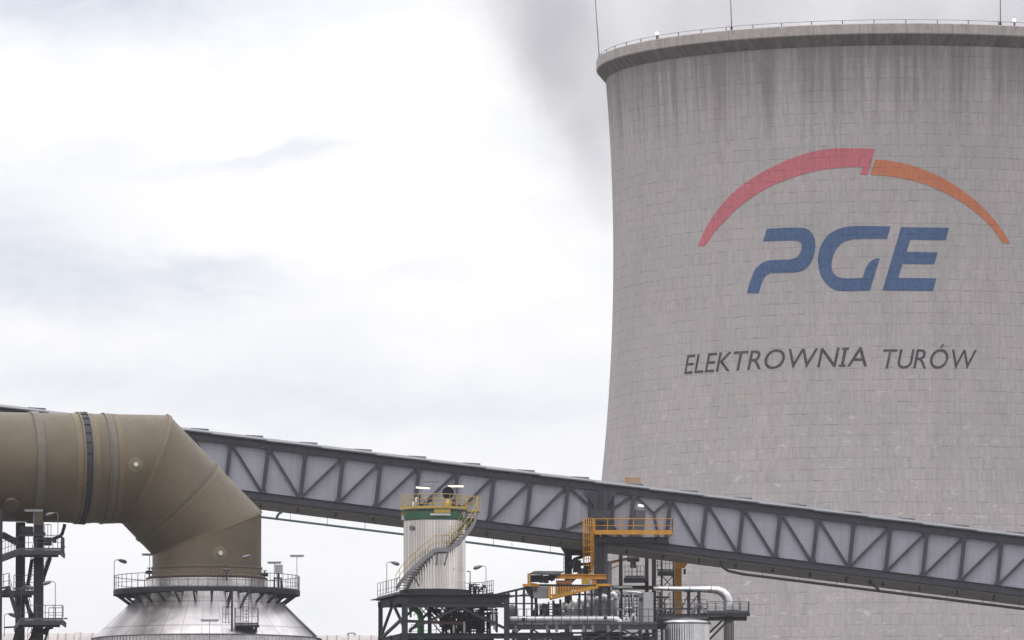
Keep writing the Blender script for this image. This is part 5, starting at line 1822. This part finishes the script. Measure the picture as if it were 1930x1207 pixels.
# upper deck over the tank with railing, running right
plt = thing('railed_platform', 'dark railed platform the big silver pipe bends down through', 'platform', W(1370, 1160, KY))
m_ = MB(); m_.box(W(1326, 1168, KY + .9), W(1408, 1162, KY + .9) + Vector((0, 2.0, 0))); m_.box(W(1320, 1161.5, KY + .4), W(1413.5, 1155.5, KY + .4) + Vector((0, .2, 0))); m_.box(W(1322, 1157.5, KY + .7), W(1413, 1156, KY + .7) + Vector((0, 2.4, 0)))
m_.box(W(1374, 1174, KY + .6), W(1379, 1170.2, KY + .6) + Vector((0, .4, 0)))
m_.build('floor', steel, plt)
m_ = MB(); railing(m_, [W(1332, 1155, KY + .5), W(1412, 1155, KY + .5), W(1412, 1155, KY + .5) + Vector((0, 2.4, 0)), W(1336, 1155, KY + .5) + Vector((0, 2.4, 0))], h=.85, step=.62, mid=(.42,))
m_.tube([W(1393, 1155, KY + 1), W(1393, 1126, KY + 1)], .03, 5)
m_.build('railing', railm, plt)
for a, b, c, d in ((1337, 1193, 1362, 1169), (1337, 1206, 1372, 1170)):
    m_ = MB(); m_.beam(W(a, b, KY + .8), W(c, d, KY + .8), .13, .16); m_.build('brace', steel, plt)
MB().tube([W(1376, 1155, KY + 1), W(1376, 1150, KY + 1)], .28, 12).disc(W(1384, 1151, KY + 1), .30, (0, 0, 1), .08, 16).build('pipe_collar', steel, plt)
dk = thing('tank_deck', 'dark railed deck just above the ribbed tank beside the crane column', 'platform', W(1285, 1168, KY + .5))
m_ = MB(); m_.box(W(1240, 1166.5, KY + .4), W(1334, 1157, KY + .4) + Vector((0, 4, 0))); m_.box(W(1238, 1186, KY - .9), W(1252, 1166.6, KY - .9) + Vector((0, .5, 0)))
m_.build('floor', steel, dk)
m_ = MB(); railing(m_, [W(1240, 1167, KY + .2), W(1334, 1167, KY + .2)], h=1.2, step=.6, mid=(.6,)); m_.build('railing', railm, dk); m_ = MB(); railing(m_, [W(1240, 1150, KY + 4), W(1332, 1150, KY + 4)], h=.8, step=.5, mid=(.4,)); m_.build('railing', railm, dk)
m_ = MB(); m_.beam(W(1306, 1160, KY + 3), W(1318, 1133, KY + 3), .2); m_.beam(W(1318, 1133, KY + 3), W(1330, 1158, KY + 3), .2); m_.beam(W(1303, 1158, KY + 3), W(1310, 1140, KY + 3), .35, .1); m_.build('pipe_saddle', mat('dull grey lilac', (.20, .19, .21), .5), dk)
m_ = MB(); m_.box(W(1295, 1158, KY + 3.4), W(1301, 1112, KY + 3.4) + Vector((0, .25, 0))); m_.box(W(1314, 1158, KY + 3), W(1320.5, 1112, KY + 3) + Vector((0, .25, 0)))
m_.beam(W(1285, 1145, KY + 3.3), W(1297, 1122, KY + 3.3), .08); m_.beam(W(1301, 1140, KY + 3.3), W(1315, 1122, KY + 3.3), .08)
m_.box(W(1290, 1116, KY + 3), W(1308, 1111.5, KY + 3) + Vector((0, .6, 0)))
m_.build('pipe_support', steel, dk)
m_ = MB()
for k, px in enumerate((1238, 1248)):
    m_.box(W(px - 1.6, 1207, KY - .9), W(px + 1.6, 1150, KY - .9) + Vector((0, .16, 0)))
ladder(m_, W(1243, 1215, KY - 1), W(1243, 1150, KY - 1), (1, 0, 0), .4, .3)
m_.build('ladder_posts', steel, dk)

# large insulated pipe with bend
YI = KY + 3.2
ip = thing('insulated_pipe', 'large silver insulated pipe bending down through a railed platform', 'pipe', W(1376, 1155, YI))
path = [(1232, 1109.5), (1260, 1110), (1300, 1110.8), (1340, 1111.5), (1352, 1112.5), (1362, 1116.5), (1369.5, 1124), (1373.5, 1133), (1375, 1145), (1375, 1230)]
pv = [W(a, b, YI) for a, b in path]
rr_ = [.16, .17, .21, .27, .31, .355, .385, .39, .39, .39]
pv[-2].x = pv[-3].x; pv[-1].x = pv[-3].x
MB().tube(pv, rr_, 28).build('pipe_jacket', alu_mat('pipe jacket aluminium', (.82, .81, .83), .3, .3), ip)
m_ = MB()
for k in range(10):
    a = 2 * PI * k / 10 + .3
    c_ = pv[-2] + Vector((math.cos(a) * .40, math.sin(a) * .40, .2))
    m_.beam(c_, Vector((c_.x, c_.y, c_.z - 5)), .035)
m_.build('jacket_ribs', galv, ip)
m_ = MB()
for t_, r0 in ((.5, .0),):
    for i in (1, 2, 3):
        d = (pv[i + 1] - pv[i]).normalized()
        m_.tube([pv[i] - d * .03, pv[i] + d * .03], rr_[i] + .02, 24)
m_.build('jacket_straps', galv, ip)

# ------------------------------------------------------------------ left pillar with landings and stairs
LY = 556.0
ls = SC(LY)
lt = thing('support_pillar', 'dark steel pillar with railed landings and stairs under the duct', 'pillar', (X(60, LY), LY, 0))
def lcol(x0, x1, Y, top, m=steel, nm='column', low=0):
    m_ = MB(); a, b = X(x0, Y), X(x1, Y)
    m_.box((a, Y - .35, low), (b, Y - .31, top)); m_.box((a, Y + .31, low), (b, Y + .35, top)); m_.box(((a + b) / 2 - .04, Y - .309, low), ((a + b) / 2 + .04, Y + .309, top))
    m_.box((a, Y - .3, low), (a + .03, Y + .3, top)); m_.box((b - .03, Y - .3, low), (b, Y + .3, top))
    m_.build(nm, m, lt)
lcol(64, 82, LY + 1, Z(985, LY + 1)); lcol(30, 47, LY + 4, Z(985, LY + 4)); lcol(-6, 4, LY - 1, Z(960, LY - 1))
# saddle up to the duct
m_ = MB(); m_.box(W(65, 990, LY + .5), W(80.5, 946, LY + .5) + Vector((0, .3, 0))); m_.build('saddle', mat('saddle brown paint', (.10, .075, .045), .5, dirt=.3), lt)
m_ = MB()
for y in (1003, 1013):
    m_.box(W(62, y + 5, LY), W(84, y, LY) + Vector((0, 1.4, 0)))
m_.box(W(82, 1027, LY + .3), W(96, 1013, LY + .3) + Vector((0, 1.2, 0))); m_.box(W(100, 1023, LY), W(106, 1016, LY) + Vector((0, .5, 0)))
m_.beam(W(4, 1008, LY + 2), W(34, 1024, LY + 2), .5, .5); m_.beam(W(38, 1002, LY + 1), W(62, 1002, LY + 1), 1.0, .7)
m_.build('bearing_blocks', steel, lt)
def landing(px0, px1, py, h, Y, depth, slx=0, nm='landing'):
    m_ = MB(); m_.box(W(px0, py + h, Y), W(px1, py, Y) + Vector((0, .12, 0))); m_.box(W(px0, py + 3, Y) + Vector((0, .121, 0)), W(px1, py, Y) + Vector((0, depth, 0)))
    m_.box(W(px0 + 3, py + h + 4.5, Y + .4), W(px1 - 6, py + h + .05, Y + .4) + Vector((0, .12, 0)))
    m_.box(W(px1, py + h, Y) + Vector((-.12, .121, 0)), W(px1, py, Y) + Vector((-.0, depth, -.01)))
    m_.build(nm, galv if 0 else steel2, lt)
landing(38, 116, 1037, 9, LY - 1.4, 4.5)
landing(38, 119, 1169, 9, LY - 1.4, 4.0)
landing(-8, 66, 1113, 9, LY + .6, 4.0)
m_ = MB()
m_.beam(W(38, 1041, LY - 1.4), W(4, 1054, LY + 1.5), .15, .40); m_.beam(W(38, 1172, LY - 1.4), W(28, 1186, LY + 1.5), .15, .40)
m_.beam(W(2, 1119, LY), W(18, 1110, LY - 1), .12, .3); m_.build('landing_edge', steel2, lt)
def lrail(pts, h=1.1, step=.62, nm='railing'):
    m_ = MB(); railing(m_, pts, h=h, step=step, mid=(.55,), r=.026, post=.026); m_.build(nm, railm, lt)
lrail([W(4, 1049, LY + 2), W(38, 1037, LY - 1.35), W(115, 1037, LY - 1.35), W(115, 1037, LY - 1.35) + Vector((0, 4, 0))])
lrail([W(38, 1169, LY - 1.35), W(117, 1169, LY - 1.35), W(117, 1169, LY - 1.35) + Vector((-.2, 3.7, 0)), W(86, 1169, LY - 1.35) + Vector((0, 3.7, 0))])
lrail([W(-5, 1113, LY - .5), W(18, 1108, LY - .5)]); lrail([W(26, 1112, LY + .7), W(64, 1112, LY + .7)])
lrail([W(84, 1029, LY + 3), W(96, 1029, LY + 3)], h=1.6, step=.3)
m_ = MB()
m_.tube([W(116, 1163, LY - 1.4), W(119.5, 1162, LY - 1.4), W(119.5, 1143, LY - 1.4), W(115, 1142, LY - 1.4)], .03, 6)
m_.beam(W(116, 1032, LY - 1), W(123, 1031, LY - 1), .3, .08); m_.beam(W(119, 1167, LY - 1), W(127, 1165.5, LY - 1), .3, .08)
m_.build('end_loop', steel, lt)
# stairs and stringers
def flight(a, b, Y, n, nm='stair'):
    m_ = MB()
    A, B = W(*a, Y), W(*b, Y)
    for dy in (0, .8):
        m_.beam(A + Vector((0, dy, 0)), B + Vector((0, dy, 0)), .05, .26)
    for k in range(1, n):
        p = A.lerp(B, k / n); m_.box(p + Vector((-.14, .03, -.02)), p + Vector((.14, .77, .02)))
    m_.build(nm, steel, lt)
    m_ = MB()
    for h_ in (1.05, .55): m_.tube([A + Vector((0, 0, h_)), B + Vector((0, 0, h_))], .022, 5)
    for k in range(0, n + 1, 3):
        p = A.lerp(B, k / n); m_.tube([p, p + Vector((0, 0, 1.05))], .02, 5, cap=False)
    m_.build('stair_railing', railm, lt)
flight((16, 1110), (34, 1168), LY - 1.2, 12)
flight((58, 1166), (44, 1112), LY + 1.8, 12)
flight((52, 1112), (62, 1052), LY + 2.2, 12)
flight((72, 1114), (94, 1050), LY + 3.0, 13)
flight((52, 1215), (72, 1180), LY + 2.0, 9)
for a, b, c, d, w_ in ((82, 1098, 93, 1050, .14), (50, 1112, 60, 1055, .2), (28, 1120, 40, 1185, .16), (44, 1128, 64, 1164, .2), (56, 1215, 66, 1180, .22), (84, 1186, 100, 1183, .2), (84, 1210, 92, 1184, .16), (8, 1183, 28, 1182, .12), (25, 1215, 34, 1182, .25), (86, 1186, 82, 1196, .3)):
    m_ = MB(); m_.beam(W(a, b, LY + 1.6), W(c, d, LY + 1.6), w_); m_.build('brace', steel, lt)
m_ = MB(); ladder(m_, W(64, 1216, LY + 3.5), W(64, 1180, LY + 3.5), (1, 0, 0), .4, .26); m_.build('ladder', steel, lt)

# ------------------------------------------------------------------ low clad ducts far behind
for (x0, x1, lab) in ((-60, 262, 'far low pink-grey duct with raised band behind the left pillar'), (560, 760, 'far low pink-grey duct with small lump on top left of the silo frame')):
    Yd = 640.0; sd_ = SC(Yd)
    a, b = W(x0, 1194 + 42, Yd), W(x1, 1194 + 42, Yd); b.z = a.z
    if x0 > 0: a.z = b.z = Z(1198 + 42, Yd)
    r_ = thing('clad_duct', lab, 'duct', (a + b) / 2)
    MB().tube([a, b], 42 * sd_, 64).build('jacket', far_duct, r_)
    for px in ((-20, 40, 92, 110, 125, 175, 205) if x0 < 0 else (617, 635, 657, 678, 700)):
        c_ = W(px, 1236, Yd); c_.z = a.z
        big = px == 145
        MB().tube([c_ - Vector((.05, 0, 0)), c_ + Vector((.05, 0, 0))], 42 * sd_ + .02, 64).build('jacket_seam', mat('dark seam', (.25, .23, .23), .5), r_)
    if x0 < 0:
        c_ = W(147, 1236, Yd); c_.z = a.z
        MB().tube([c_ - Vector((.28, 0, 0)), c_ + Vector((.28, 0, 0))], 42 * sd_ + .12, 64).build('raised_band', far_duct, r_)
    else:
        c_ = W(662, 1196, Yd)
        MB().tube([c_ + Vector((-.35, 0, -.1)), c_ + Vector((-.2, 0, .12)), c_ + Vector((.2, 0, .14)), c_ + Vector((.4, 0, -.1))], .1, 8).build('lifting_lug', far_duct, r_)

# ------------------------------------------------------------------ thin air haze round everything
hm = bpy.data.materials.new('thin haze')
hm.use_nodes = True
ht = hm.node_tree
ht.nodes.remove(ht.nodes['Principled BSDF'])
hv = N(ht, 'ShaderNodeVolumePrincipled')
hv.inputs['Color'].default_value = (.96, .95, 1.0, 1)
hv.inputs['Density'].default_value = .00006
ht.links.new(hv.outputs[0], ht.nodes['Material Output'].inputs['Volume'])
hz = MB().box((-3010, -3010, -1), (3010, 3010, 150)).build('haze', hm)
tag(hz, 'thin pale haze filling the air around the plant', kind='stuff')
